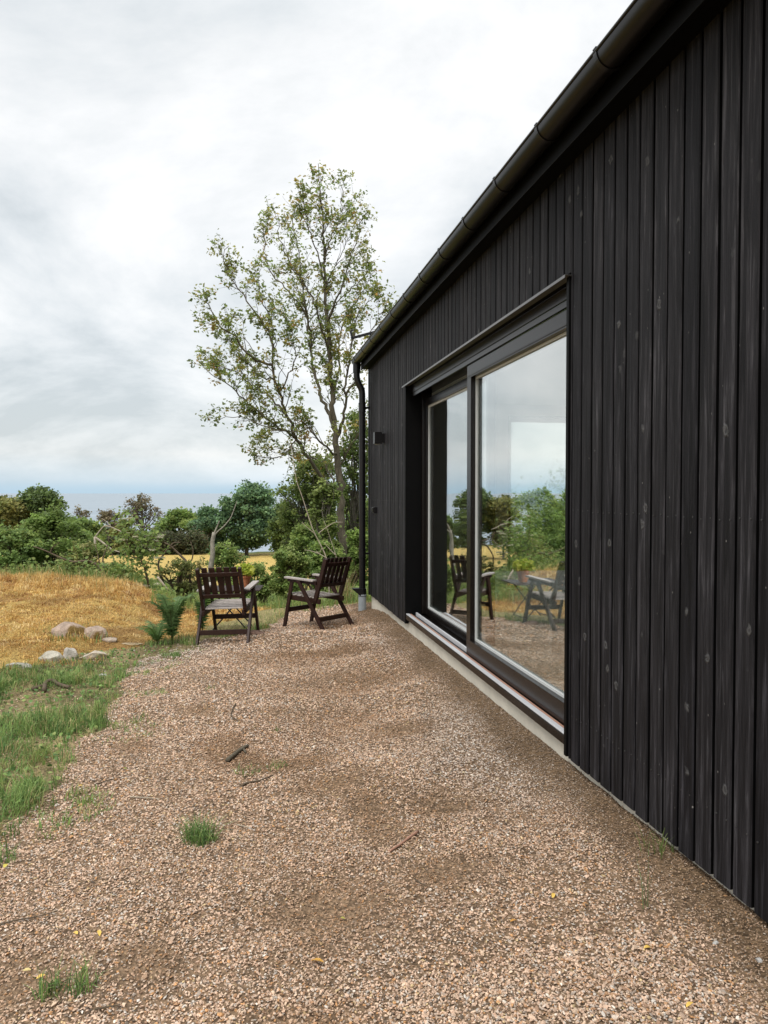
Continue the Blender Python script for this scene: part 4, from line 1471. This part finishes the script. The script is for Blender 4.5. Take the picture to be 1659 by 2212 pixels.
stick_thing("twig", "dark twig half buried in the right front gravel", "twig", [
    (lying([(895, 1905), (908, 1915), (922, 1922)], .01), .003, .002)], M_TWIG, G(905, 1912))
stick_thing("twig", "thin twig beside the lawn near the large dead root", "twig", [
    (lying([(205, 1700), (230, 1690), (262, 1683)], .01), .003, .002)], M_TWIG, G(235, 1690))
stick_thing("root", "dark twisted root piece lying in the green grass", "root", [
    (lying([(70, 1495), (88, 1490), (100, 1484)], .025), .016, .014),
    (lying([(95, 1498), (98, 1484, .02), (112, 1478, .02), (128, 1484), (150, 1490)], .02), .02, .014)], M_TWIG, G(110, 1490), 7)
stick_thing("bark_strip", "orange brown strip of bark lying on the right gravel", "bark", [
    (lying([(842, 1843), (865, 1830), (885, 1813), (903, 1802)], .010), .005, .007)], M_COPPER, G(870, 1825), 5)


def fallen_leaf(px, py, size, label, col, seed):
    r = np.random.default_rng(seed)
    p = G(px, py)
    p[2] += .012
    t = np.linspace(0, 1, 9)
    w = .42 * np.sin(math.pi * t ** .85) ** .8 * np.where(np.arange(9) % 2, 1.1, .9)
    up = np.stack([t - .5, w * .55, .12 * np.sin(t * 3) + .10 * w], 1)
    md = np.stack([t - .5, 0 * t, .12 * np.sin(t * 3)], 1)
    dn = np.stack([t - .5, -w * .5, .12 * np.sin(t * 3) + .16 * w], 1)
    V = np.stack([up, md, dn], 1).reshape(-1, 3) * size
    Fq = []
    for i in range(8):
        Fq += [(3 * i, 3 * i + 1, 3 * i + 4, 3 * i + 3), (3 * i + 1, 3 * i + 2, 3 * i + 5, 3 * i + 4)]
    o = link("fallen_leaf", mesh_np("leaf", V, [np.array(Fq)], np.tile(col, (len(V), 1)), True), M_DRYLEAF)
    o.location = p
    o.rotation_euler = (r.uniform(-.2, .2), r.uniform(-.2, .2), r.uniform(0, 6.28))
    tag(o, label, "leaf", "fallen leaves on the gravel")


YL = (.78, .52, .12)
for i, (px, py, s, lab, c) in enumerate([
    (684, 2090, .055, "largest orange yellow leaf lying on the front gravel", (.62, .34, .07)),
    (163, 2024, .032, "yellow leaf at front left, left of two by the dark hollow", YL),
    (214, 2024, .032, "yellow leaf at front left, right of two by the dark hollow", YL),
    (88, 2120, .028, "tiny yellow leaf just behind the thin front tufts", YL),
    (58, 2108, .028, "pale yellow upright leaf near the left front edge", (.6, .48, .2)),
    (12, 1878, .04, "yellow leaf lying under the small tuft at the left edge", (.6, .5, .1)),
    (130, 1612, .03, "pale leaf on the boundary between lawn and gravel", (.5, .46, .25)),
    (175, 1703, .03, "yellow leaf left of the long pale stalk on open gravel", YL),
    (270, 1665, .025, "lime green leaf lying on gravel near the lawn", (.3, .36, .06)),
    (740, 1993, .02, "small yellow green leaf left of the pale pebble mid front", (.4, .38, .08)),
    (1110, 1998, .03, "orange leaf in the right middle gravel", (.6, .3, .07)),
    (1398, 2058, .03, "curled yellow leaf near the black wall at the front", YL),
    (1195, 1945, .03, "narrow yellow leaf near the single grass blade", YL),
    (1490, 2180, .03, "yellow leaf at the bottom right of the gravel", YL),
]):
    fallen_leaf(px, py, s, lab, c, 900 + i)

# ------------------------------------------------------------------ the house
XW, YS, YE = 1.65, -3.0, 10.07
ZB, ZT = .16, 3.26
OA, OB, OZ0, OZ1 = 3.65, 7.64, .215, 2.67
XR = 8.3
house = thing("house", "long low house clad in black vertical timber boards", "house", (XW, YE, 0))
HO = (XW, YE, 0)


def hpart(name, mb, mat, parent=None, smooth=False, bevel=0):
    mb.v = [(a - HO[0], b_ - HO[1], c_ - HO[2]) for a, b_, c_ in mb.v]
    return link(name, mb.mesh(name, smooth), mat, parent or house, bevel=bevel)


# boards
mb = MB()
rr = random.Random(3)
pitch, bw = .109, .094
y = YE - .055
while y - bw > YS:
    y0, y1 = y - bw, y
    c = (rr.random(), rr.random(), rr.random())
    dx = rr.uniform(-.0015, .0015)

    def board(z0, z1):
        ch_ = .004
        x0, x1 = XW + dx, XW + .034
        prof = [(x1, y0), (x0 + ch_, y0), (x0, y0 + ch_), (x0, y1 - ch_), (x0 + ch_, y1), (x1, y1)]
        v = [(a, b_, z0) for a, b_ in prof] + [(a, b_, z1) for a, b_ in prof]
        k = len(prof)
        f = [(i, i + 1, i + 1 + k, i + k) for i in range(k - 1)] + [tuple(range(k))[::-1], tuple(range(k, 2 * k))]
        mb.add(v, f, c)
    if y1 > OA - .02 and y0 < OB + .02:
        if y0 < OA - .035:
            yk = y1
            y1 = OA - .037
            board(ZB, ZT)
            y1 = yk
            y0 = OA - .034
            board(OZ1 + .02, ZT)
        elif y1 > OB + .035:
            yk = y0
            y0 = OB + .037
            board(ZB, ZT)
            y0 = yk
            y1 = OB + .034
            board(OZ1 + .02, ZT)
        else:
            board(OZ1 + .02, ZT)
    else:
        board(ZB + rr.uniform(-.004, .004), ZT)
    y = y - pitch
nf_c = len(mb.f)
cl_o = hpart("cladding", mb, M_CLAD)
cl_o.data.materials.append(M_BLACK)      # board edges blackened, shade of the gaps put into the colour
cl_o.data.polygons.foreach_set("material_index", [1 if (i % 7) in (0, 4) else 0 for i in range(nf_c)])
hard = MB()
y = YE - .055
while y - bw > YS:
    for zr in (.40, 1.46):
        for fy in (.2, .8):
            yn = y - bw * fy
            if OA - .06 < yn < OB + .06 and zr < OZ1 + .05:
                continue
            zc_ = zr + rr.uniform(-.006, .006)
            ring = [(XW - .0022, yn + .0032 * math.cos(a * math.pi / 3), zc_ + .0032 * math.sin(a * math.pi / 3)) for a in range(6)]
            hard.add(ring + [(XW + .003, b_, c_) for a_, b_, c_ in ring], [tuple(range(6))] + [(a, (a + 1) % 6, 6 + (a + 1) % 6, 6 + a) for a in range(6)])
    y -= pitch
o = hpart("nail", hard, M_NAIL)
o['kind'] = "stuff"
mb = MB()
mb.box(XW - .006, XW + .03, YE - .05, YE + .02, ZB - .01, ZT)
hpart("corner_board", mb, M_BLACK, bevel=.003)
# wall body behind the boards
mb = MB()
mb.box(XW + .037, XW + .25, OB + .03, YE, OZ0 + .002, ZT)
mb.box(XW + .037, XW + .25, YS, OA - .03, OZ0 + .002, ZT)
mb.box(XW + .037, XW + .25, OA - .03, OB + .03, OZ1 + .05, ZT)
GX0, GX1, GZ1 = 3.6, 6.4, 2.60
mb.box(XW + .25, GX0, YE - .2, YE, OZ0 + .002, ZT)
mb.box(GX1, XR, YE - .2, YE, OZ0 + .002, ZT)
mb.box(GX0, GX1, YE - .2, YE, GZ1, ZT)
mb.box(XR - .2, XR, YS, 3.0, OZ0 + .002, ZT)
mb.box(XR - .2, XR, 8.6, YE - .2, OZ0 + .002, ZT)
mb.box(XR - .2, XR, 3.0, 8.6, 2.5, ZT)
mb.box(XR - .2, XR, 3.0, 8.6, OZ0 + .002, .5)
mb.box(XW + .25, XR - .2, YS, YS + .2, OZ0 + .002, ZT)
XM = (XW + XR) / 2
mb.add([(XW + .03, YE - .1, ZT), (XR, YE - .1, ZT), (XM, YE - .1, ZT + 1.28), (XW + .03, YE, ZT), (XR, YE, ZT), (XM, YE, ZT + 1.28)], [(0, 1, 2), (5, 4, 3), (0, 3, 4, 1), (1, 4, 5, 2), (2, 5, 3, 0)])
hpart("wall", mb, M_BLACK)
mb = MB()
for (a, b_) in ((YS, 0.5), (.506, 3.5), (3.506, 7.28), (7.286, YE - .02)):
    mb.box(XW + .036, XW + .3, a, b_, -1.2, OZ0)
mb.box(XR - .28, XR - .02, YS, YE - .02, -1.2, OZ0)
mb.box(XW + .3, XR - .28, YE - .3, YE - .02, -1.2, OZ0)
hpart("plinth", mb, M_CONCRETE)
# interior
mb = MB()
mb.box(XW + .3, XR - .2, YS + .2, YE - .2, .1, .2)
hpart("floor", mb, M_FLOORW)
mb = MB()
mb.box(XW + .252, XR - .2, YS + .2, YE - .2, 2.78, 2.84)
hpart("ceiling", mb, M_WHITE)
mb = MB()
mb.box(XR - .24, XR - .204, YS + .2, 3.0, .2, 2.78)
mb.box(XR - .24, XR - .204, 8.6, YE - .24, .2, 2.78)
mb.box(XR - .24, XR - .204, 3.0, 8.6, 2.5, 2.78)
mb.box(XR - .24, XR - .204, 3.0, 8.6, .2, .5)
mb.box(XW + .3, XR - .24, YS + .204, YS + .24, .2, 2.78)
mb.box(XW + .26, GX0 - .03, YE - .24, YE - .204, .2, 2.78)
mb.box(GX1 + .03, XR - .24, YE - .24, YE - .204, .2, 2.78)
mb.box(GX0 - .03, GX1 + .03, YE - .24, YE - .204, GZ1 + .03, 2.78)
hpart("interior_wall", mb, M_WHITE)
mb = MB()
for (a, b_) in ((GX0, GX0 + .05), (GX1 - .05, GX1), (4.98, 5.03)):
    mb.box(a, b_, YE - .14, YE - .08, OZ0 + .05, GZ1 - .05)
mb.box(GX0, GX1, YE - .14, YE - .08, OZ0, OZ0 + .05)
mb.box(GX0, GX1, YE - .14, YE - .08, GZ1 - .05, GZ1)
gw = hpart("gable_window", mb, M_BROWNALU)
mb = MB()
mb.box(GX0 + .05, 4.98, YE - .113, YE - .107, OZ0 + .05, GZ1 - .05)
mb.box(5.03, GX1 - .05, YE - .113, YE - .107, OZ0 + .05, GZ1 - .05)
hpart("glass_pane", mb, M_GLASS, gw)

mb = MB()
for ya_ in (3.0, 4.84, 6.70, 8.54):
    mb.box(XR - .14, XR - .08, ya_, ya_ + .06, .5, 2.5)
mb.box(XR - .142, XR - .078, 3.0, 8.6, .5, .56)
mb.box(XR - .142, XR - .078, 3.0, 8.6, 2.44, 2.5)
gw2 = hpart("added_side_window", mb, M_BROWNALU)  # unseen window, added to let sky light brighten the interior
mb = MB()
for ya_ in (3.06, 4.90, 6.76):
    mb.box(XR - .113, XR - .107, ya_, ya_ + 1.78, .5, 2.5)
hpart("glass_pane", mb, M_GLASS, gw2)

# opening lining + flashing
mb = MB()
mb.box(XW - .008, XW + .26, OB, OB + .03, OZ0 - .04, OZ1)
mb.box(XW - .008, XW + .26, OA - .03, OA, OZ0 - .05, OZ1)
mb.box(XW + .028, XW + .26, OA - .03, OB + .03, OZ1 + .004, OZ1 + .045)
hpart("opening_lining", mb, M_BLACK, bevel=.002)
mb = MB()
mb.box(XW - .035, XW + .027, OA - .045, OB + .045, OZ1 + .001, OZ1 + .0035)
mb.box(XW - .038, XW - .0355, OA - .045, OB + .045, OZ1 - .012, OZ1 + .0035)
hpart("drip_flashing", mb, M_FLASH)

# sliding glazed door
X_S0, X_S1 = XW + .065, XW + .145     # moving sash, outside face first
X_F0, X_F1 = XW + .19, XW + .255      # fixed light behind it
mb = MB()
mb.box(XW + .05, XW + .262, OA, OB, 2.595, OZ1 - .001)           # head
mb.box(XW + .16, XW + .262, OB - .07, OB - .001, OZ0 + .06, 2.594)
mb.box(XW + .155, XW + .262, OA + .001, OA + .05, OZ0 + .06, 2.594)
mb.box(XW - .004, XW + .021, OA + .002, OB - .002, OZ0 + .001, OZ0 + .05)  # threshold nosing
mb.box(XW + .023, XW + .262, OA + .002, OB - .002, OZ0 + .001, OZ0 + .044)
door = hpart("sliding_door", mb, M_BROWNALU, bevel=.003)
mb = MB()
mb.box(XW - .001, XW + .035, OA + .004, OB - .004, OZ0 + .052, OZ0 + .060)
mb.box(XW + .088, XW + .104, 5.67, OB - .08, OZ0 + .046, OZ0 + .082)
hpart("threshold_rail", mb, M_ALU, door, bevel=.002)
mb = MB()
mb.box(XW + .040, XW + .056, OA + .004, OB - .004, OZ0 + .046, OZ0 + .056)
hpart("timber_strip", mb, M_COPPER, door)


def sash(name, x0, x1, y0, y1, z0, z1, st, rb, rt, gx):
    mb = MB()
    mb.box(x0, x1, y0, y1, z0, z0 + rb)
    mb.box(x0, x1, y0, y1, z1 - rt, z1)
    mb.box(x0, x1, y1 - st, y1, z0 + rb, z1 - rt)
    mb.box(x0, x1, y0, y0 + st, z0 + rb, z1 - rt)
    # thin shadow-line batten on the rails
    mb.box(x0 - .004, x0 - .0005, y0 + .004, y1 - .004, z1 - rt + .012, z1 - rt + .02)
    hpart(name, mb, M_BROWNALU, door, bevel=.003)
    mb = MB()
    b_ = .016
    g0, g1 = gx - .012, gx + .012
    mb.box(g0, g1, y0 + st, y1 - st, z0 + rb, z0 + rb + b_)
    mb.box(g0, g1, y0 + st, y1 - st, z1 - rt - b_, z1 - rt)
    mb.box(g0, g1, y1 - st - b_, y1 - st, z0 + rb + b_, z1 - rt - b_)
    mb.box(g0, g1, y0 + st, y0 + st + b_, z0 + rb + b_, z1 - rt - b_)
    mb.box(g0 + .03, g1 + .02, y0 + st, y1 - st, z0 + rb - .001, z0 + rb + .02)
    hpart("glazing_bead", mb, M_BEAD, door)
    mb = MB()
    mb.box(gx - .003, gx + .003, y0 + st + b_, y1 - st - b_, z0 + rb + b_, z1 - rt - b_)
    hpart("glass_pane", mb, M_GLASS, door)


sash("sliding_sash", X_S0, X_S1, OA + .004, 5.66, OZ0 + .052, 2.55, .10, .125, .10, XW + .115)
sash("fixed_sash", X_F0, X_F1, 5.52, OB - .072, OZ0 + .062, 2.53, .045, .07, .075, XW + .222)
mb = MB()
mb.box(XW + .052, XW + .066, OA + .002, OB - .08, 2.556, 2.590)
hpart("track_cover", mb, M_BROWNALU, door)
mb = MB()
mb.beam((X_S1 + .03, 5.60, 1.28), (X_S1 + .03, 5.60, 1.44), .02, .012)
mb.box(X_S1, X_S1 + .03, 5.59, 5.61, 1.30, 1.32)
mb.box(X_S1, X_S1 + .03, 5.59, 5.61, 1.40, 1.42)
hpart("door_handle", mb, M_BLACKM, door)

# eaves
mb = MB()
mb.box(1.56, XW + .03, YS, YE + .02, 3.245, 3.275)
mb.box(1.545, 1.56, YS, YE + .04, 3.235, 3.425)
hpart("eaves_board", mb, M_BLACK, bevel=.003)
sl = math.tan(RAD(20.5))


def roof_strip(mb, xa, xb, ya, yb, th, lift=0.0):
    za, zb_ = 3.392 + (xa - 1.44) * sl + lift, 3.392 + (xb - 1.44) * sl + lift
    v = [(xa, ya, za), (xb, ya, zb_), (xb, yb, zb_), (xa, yb, za)]
    mb.add(v + [(a, b_, c_ + th) for a, b_, c_ in v], [(0, 3, 2, 1), (4, 5, 6, 7), (0, 1, 5, 4), (1, 2, 6, 5), (2, 3, 7, 6), (3, 0, 4, 7)])


mb = MB()
roof_strip(mb, 1.44, XM, YS - .1, YE + .12, .014)
k = len(mb.v)
roof_strip(mb, 1.44, XM, YS - .1, YE + .12, .014)
mb.v[k:] = [(2 * XM - a, b_, c_) for a, b_, c_ in mb.v[k:]]
mb.f[6:] = [tuple(q[::-1]) for q in mb.f[6:]]
yy = YE + .1
while yy > YS:
    roof_strip(mb, 1.47, XM, yy - .03, yy, .012, .0195)
    yy -= .5
hpart("roof", mb, M_ROOF)
mb = MB()
# roof hook standing out over the eaves
p0, p1 = (1.27, 9.1, 3.455), (1.80, 9.1, 3.615)
mb.beam(p0, p1, .035, .03, (0, 1, 0))
mb.beam((1.285, 9.1, 3.46), (1.262, 9.1, 3.545), .035, .022, (0, 1, 0))
mb.beam((1.262, 9.1, 3.54), (1.30, 9.1, 3.56), .035, .018, (0, 1, 0))
mb.beam((1.50, 9.1, 3.44), (1.52, 9.1, 3.54), .03, .02, (0, 1, 0))
hpart("roof_hook", mb, M_BLACKM, bevel=.003)
# gutter : half round shell
gx_, gzc, gr_ = 1.482, 3.362, .064


def half_round(mb, y0, y1, r_, th, a0=180, a1=360, k=20):
    angs = [RAD(a0 + (a1 - a0) * i / k) for i in range(k + 1)]
    v = []
    for yv in (y0, y1):
        for rad in (r_, r_ - th):
            v += [(gx_ + rad * math.cos(a), yv, gzc + rad * math.sin(a)) for a in angs]
    m_ = k + 1
    f = []
    for i in range(k):
        f.append((i, i + 1, 2 * m_ + i + 1, 2 * m_ + i))
        f.append((m_ + i, 3 * m_ + i, 3 * m_ + i + 1, m_ + i + 1))
        f.append((i, m_ + i, m_ + i + 1, i + 1))
        f.append((2 * m_ + i, 2 * m_ + i + 1, 3 * m_ + i + 1, 3 * m_ + i))
    f += [(0, 2 * m_, 3 * m_, m_), (k, m_ + k, 3 * m_ + k, 2 * m_ + k)]
    mb.add(v, f)


mb = MB()
half_round(mb, YS, YE + .06, gr_, .003)
mb.tube([(gx_ - gr_, YS, gzc + .004), (gx_ - gr_, YE + .06, gzc + .004)], .008, 8)
# end cap
cap = [(gx_ + gr_ * math.cos(RAD(180 + 9 * i)), YE + .062, gzc + gr_ * math.sin(RAD(180 + 9 * i))) for i in range(21)]
mb.add(cap + [(a, b_ + .004, c_) for a, b_, c_ in cap], [tuple(range(21)), tuple(range(21, 42))[::-1]])
gut = hpart("gutter", mb, M_GUTTER, smooth=True)
mod = gut.modifiers.new("split", 'EDGE_SPLIT')
mod.split_angle = RAD(40)
yv = 9.87
while yv > 0:
    mb = MB()
    half_round(mb, yv - .014, yv + .014, gr_ + .0045, .004, 172, 352)
    mb.box(gx_ - gr_ - .006, gx_ - gr_ + .02, yv - .014, yv + .014, gzc + .012, gzc + .017)
    hpart("gutter_bracket", mb, M_BLACKM, gut)
    yv -= .635
# downpipe
mb = MB()
px_, py_ = 1.553, YE - .035
ctrl = [(1.478, py_, 3.33), (1.478, py_, 3.20), (1.478, py_, 3.14), (1.486, py_, 3.09), (1.51, py_, 3.03), (1.535, py_, 2.985), (1.549, py_, 2.945), (px_, py_, 2.90), (px_, py_, 2.0), (px_, py_, 1.0), (px_, py_, .22)]
P = np.array(ctrl)
s = np.concatenate([[0], np.cumsum(np.linalg.norm(np.diff(P, axis=0), axis=1))])
mb.tube(ctrl, .0445, 16)
mb.tube([(1.478, py_, 3.335), (1.478, py_, 3.19)], .0525, 16)
dp = hpart("downpipe", mb, M_BLACKM, smooth=True)
md = dp.modifiers.new("split", 'EDGE_SPLIT')
md.split_angle = RAD(40)
for zc_ in (2.715, .72):
    mb = MB()
    mb.tube([(px_, py_, zc_ - .065), (px_, py_, zc_ + .065)], .0495, 16)
    mb.tube([(px_, py_, zc_ - .06), (px_, py_, zc_ - .05)], .053, 16)
    mb.tube([(px_, py_, zc_ + .05), (px_, py_, zc_ + .06)], .053, 16)
    mb.box(px_ + .04, XW - .002, py_ - .012, py_ + .012, zc_ - .014, zc_ + .014)
    o = hpart("pipe_clamp", mb, M_BLACKM, dp, smooth=False)
mb = MB()
# leaf trap / water diverter with its lip
mb.tube([(px_, py_, .24), (px_, py_, .13)], .056, 16)
mb.add([(px_ - .15, py_ - .05, .245), (px_ - .15, py_ + .05, .245), (px_ - .01, py_ + .055, .245), (px_ - .01, py_ - .055, .245), (px_ - .13, py_ - .045, .225), (px_ - .13, py_ + .045, .225), (px_ - .03, py_ + .055, .14), (px_ - .03, py_ - .055, .14)],
       [(0, 3, 2, 1), (4, 5, 6, 7), (0, 1, 5, 4), (1, 2, 6, 5), (2, 3, 7, 6), (3, 0, 4, 7)])
hpart("water_diverter", mb, M_BLACKM, dp, bevel=.003)
mb = MB()
mb.lathe((px_, py_, -.3), [(.055, 0), (.055, .44), (.059, .44), (.059, .46), (.048, .46)], 20)
o = hpart("drain_pipe", mb, M_GREYP, dp, smooth=False)
o['label'] = "grey plastic drain socket at the ground"

# ------------------------------------------------------------------ wall lamp and tap box on the wall
wl_ = thing("wall_lamp", "square black box wall lamp on the black boards near the corner", "lamp", (XW, 8.92, 2.22))
mb = MB()
mb.box(-.125, -.035, -.05, .05, -.073, .073)
link("lamp_housing", mb.mesh("housing"), M_BLACKM, wl_, bevel=.004)
mb = MB()
mb.box(-.034, 0, -.04, .04, -.055, .055)
link("mounting_plate", mb.mesh("plate"), M_BLACKM, wl_, bevel=.003)
mb = MB()
mb.box(-.11, -.05, -.035, .035, -.0765, -.0735)
link("lamp_lens", mb.mesh("lens"), M_BEAD, wl_)
sk = thing("power_socket", "small black socket box low on the boards by the downpipe", "socket", (XW, 9.46, 1.33))
mb = MB()
mb.box(-.045, 0, -.04, .04, -.04, .04)
link("socket_box", mb.mesh("box"), M_BLACKM, sk, bevel=.008)
mb = MB()
mb.add([(-.047, -.036, .038), (-.047, .036, .038), (-.047, .036, -.03), (-.047, -.036, -.03), (-.060, -.034, .030), (-.060, .034, .030), (-.057, .034, -.026), (-.057, -.034, -.026)],
       [(0, 3, 2, 1), (4, 5, 6, 7), (0, 1, 5, 4), (1, 2, 6, 5), (2, 3, 7, 6), (3, 0, 4, 7)])
link("socket_lid", mb.mesh("lid"), M_BLACKM, sk, bevel=.004)

# ------------------------------------------------------------------ garden chairs
def make_chair(label):
    t = thing("garden_chair", label, "chair", (0, 0, 0), 0, "dark wooden garden chairs")
    W = .25
    for sg in (-1, 1):
        x = sg * W
        mb = MB()
        mb.beam((x, .31, 0), (x, .175, .575), .028, .045, (1, 0, 0))
        link("leg", mb.mesh("front_leg"), M_STAIN, t, bevel=.003)
        mb = MB()
        mb.beam((x + sg * .03, -.32, 0), (x + sg * .03, .06, .58), .028, .045, (1, 0, 0))
        link("leg", mb.mesh("rear_leg"), M_STAIN, t, bevel=.003)
        mb = MB()
        mb.beam((x + sg * .012, .265, .605), (x + sg * .012, -.185, .572), .075, .022, (1, 0, 0))
        ar = link("armrest", mb.mesh("armrest"), M_SLAT, t, bevel=.004)
        mb = MB()
        mb.beam((x + sg * .004, .24, .577), (x + sg * .004, -.205, .545), .024, .045, (1, 0, 0))
        link("arm_rail", mb.mesh("arm_rail"), M_STAIN, t, bevel=.003)
        mb = MB()
        mb.beam((x - sg * .028, .25, .365), (x - sg * .028, -.235, .325), .026, .06, (1, 0, 0))
        link("seat_rail", mb.mesh("seat_rail"), M_STAIN, t, bevel=.003)
    mb = MB()
    for i in range(6):
        yv = .245 - i * .078
        zv = .402 - i * .0066
        mb.beam((-.255 + .03, yv, zv), (.255 - .03, yv, zv), .068, .018, (0, 1, -.085))
    link("seat", mb.mesh("seat"), M_SLAT, t, bevel=.003)
    # backrest
    mb = MB()
    b0, b1 = Vector((0, -.165, .33)), Vector((0, -.335, .83))
    dv = (b1 - b0)

    def bp(u):
        return b0 + dv * u
    for sg in (-1, 1):
        mb.beam(bp(0) + Vector((sg * .232, 0, 0)), bp(1.0) + Vector((sg * .232, 0, 0)), .034, .05, (1, 0, 0))
    for u in (.37, .86):
        a = bp(u)
        mb.beam(a + Vector((-.215, -.004, 0)), a + Vector((.215, -.004, 0)), .045, .022, dv)
    off = Vector((0, .0185, .007))
    for i in range(5):
        xv = -.164 + i * .082
        mb.beam(bp(.33) + Vector((xv, 0, 0)) + off, bp(1.0) + Vector((xv, 0, 0)) + off, .062, .014, (1, 0, 0))
    link("backrest", mb.mesh("backrest"), M_STAIN, t, bevel=.003)
    for yv, zv, xx in ((.262, .21, .236), (-.248, .12, .266)):
        mb = MB()
        mb.beam((-xx, yv, zv), (xx, yv, zv), .055, .02, (0, 0, 1))
        link("stretcher", mb.mesh("stretcher"), M_STAIN, t, bevel=.003)
    return t


def copy_thing(root, label, loc, rotz):
    c_ = root.copy()
    COL.objects.link(c_)
    c_['label'] = label
    c_.location = loc
    c_.rotation_euler = (0, 0, rotz)
    for chd in list(root.children):
        k_ = chd.copy()
        k_.parent = c_
        COL.objects.link(k_)
    return c_


def settle(o, cx, cy, rz):
    """stand a chair on the ground: height and slope from its four feet"""
    pts = []
    for (lx, ly) in ((-.25, .31), (.25, .31), (-.28, -.32), (.28, -.32)):
        pts.append((cx + lx * math.cos(rz) - ly * math.sin(rz), cy + lx * math.sin(rz) + ly * math.cos(rz)))
    z = [float(zg(a, b_)) for a, b_ in pts]
    mz = sum(z) / 4
    ex = Vector((math.cos(rz), math.sin(rz), ((z[1] + z[3]) - (z[0] + z[2])) / 2 / .53)).normalized()
    ey = Vector((-math.sin(rz), math.cos(rz), ((z[0] + z[1]) - (z[2] + z[3])) / 2 / .63)).normalized()
    ez = ex.cross(ey).normalized()
    ey = ez.cross(ex)
    from mathutils import Matrix
    m = Matrix((ex, ey, ez)).transposed()
    o.location = (cx, cy, mz - .004)
    o.rotation_euler = m.to_euler()


chair = make_chair("dark wooden garden chair standing left, its back towards the viewer")
rl, rr_, fr = G(427, 1390), G(538, 1386), G(573, 1366)
wv = rr_ - rl
print("LEFT chair", rl, rr_, fr, np.linalg.norm(wv[:2]), np.linalg.norm((fr - rr_)[:2]))
nr, nf_, fr2 = G(691, 1365), G(605, 1361), G(761, 1340)
print("RIGHT chair", nr, nf_, fr2, np.linalg.norm((fr2 - nr)[:2]), np.linalg.norm((nf_ - nr)[:2]))
c0 = (rl + fr) / 2
h0 = RAD(-14)
settle(chair, c0[0] - .025, c0[1], h0)
chair2 = copy_thing(chair, "dark wooden garden chair nearest the house, turned side on beside the downpipe", (0, 0, 0), 0)
wv2 = fr2 - nr       # towards the chair's right hand side
c2 = (nf_ + fr2) / 2
h2 = RAD(45)
settle(chair2, c2[0], c2[1], h2)
print("headings", math.degrees(h0), math.degrees(h2), c0, c2)

# ------------------------------------------------------------------ folding table and potted plant
tb = ground_at(500, 9.05)
table = thing("folding_table", "low dark folding table with crossed thin legs behind the left chair", "table", tb, -.12)
TH = .50
mb = MB()
for i in range(6):
    mb.box(-.36, .36, -.25 + i * .085, -.25 + i * .085 + .076, TH - .016, TH)
link("tabletop", mb.mesh("tabletop"), M_STAIN, table, bevel=.003)
for sg in (-1, 1):
    for e in (-1, 1):
        mb = MB()
        mb.tube([(e * .22, sg * (.2 - .008 * e), 0), (-e * .20, sg * (.2 - .008 * e), TH - .02)], .008, 8)
        link("leg", mb.mesh("table_leg"), M_BLACKM, table)
for e in (-1, 1):
    mb = MB()
    mb.tube([(e * .19, -.2, .04), (e * .19, .2, .04)], .006, 6)
    link("stretcher", mb.mesh("tstretch"), M_BLACKM, table)

pp = atd(528, 1258, 9.05)
pot = thing("potted_plant", "lime yellow leafy plant in a terracotta pot on the folding table", "potted plant", (pp[0], pp[1], tb[2] + TH + .001))
mb = MB()
mb.lathe((0, 0, 0), [(.052, 0), (.075, .125), (.083, .125), (.085, .155), (.076, .155), (.070, .12)], 28)
link("pot", mb.mesh("pot", False), M_TERRA, pot, bevel=.002)
r = np.random.default_rng(55)
n_ = 130
a = r.uniform(0, 6.283, n_)
q = .12 * np.sqrt(r.uniform(0, 1, n_))
P = np.stack([q * np.cos(a), q * np.sin(a), .15 + .15 * np.sqrt(np.maximum(0, 1 - (q / .125) ** 2)) * r.uniform(.3, 1, n_)], 1)
V, F, C = leaves(P, r.uniform(.05, .085, n_), tint(r, n_, [(.42, .48, .06), (.50, .52, .09), (.33, .42, .05)]), r, 'lobed', .1, .6)
link("foliage", mesh_np("fol", V, [F], C), M_LEAF, pot)

# ------------------------------------------------------------------ table inside the house
dt = thing("dining_table", "white dining table seen through the sliding glass", "table", (2.85, 6.3, .2))
mb = MB()
mb.box(-.5, .5, -.8, .8, .53, .56)
link("tabletop", mb.mesh("dtop"), M_TABLEW, dt, bevel=.004)
for sx in (-.44, .44):
    for sy in (-.74, .74):
        mb = MB()
        mb.box(sx - .03, sx + .03, sy - .03, sy + .03, 0, .53)
        link("leg", mb.mesh("dleg"), M_TABLEW, dt, bevel=.003)
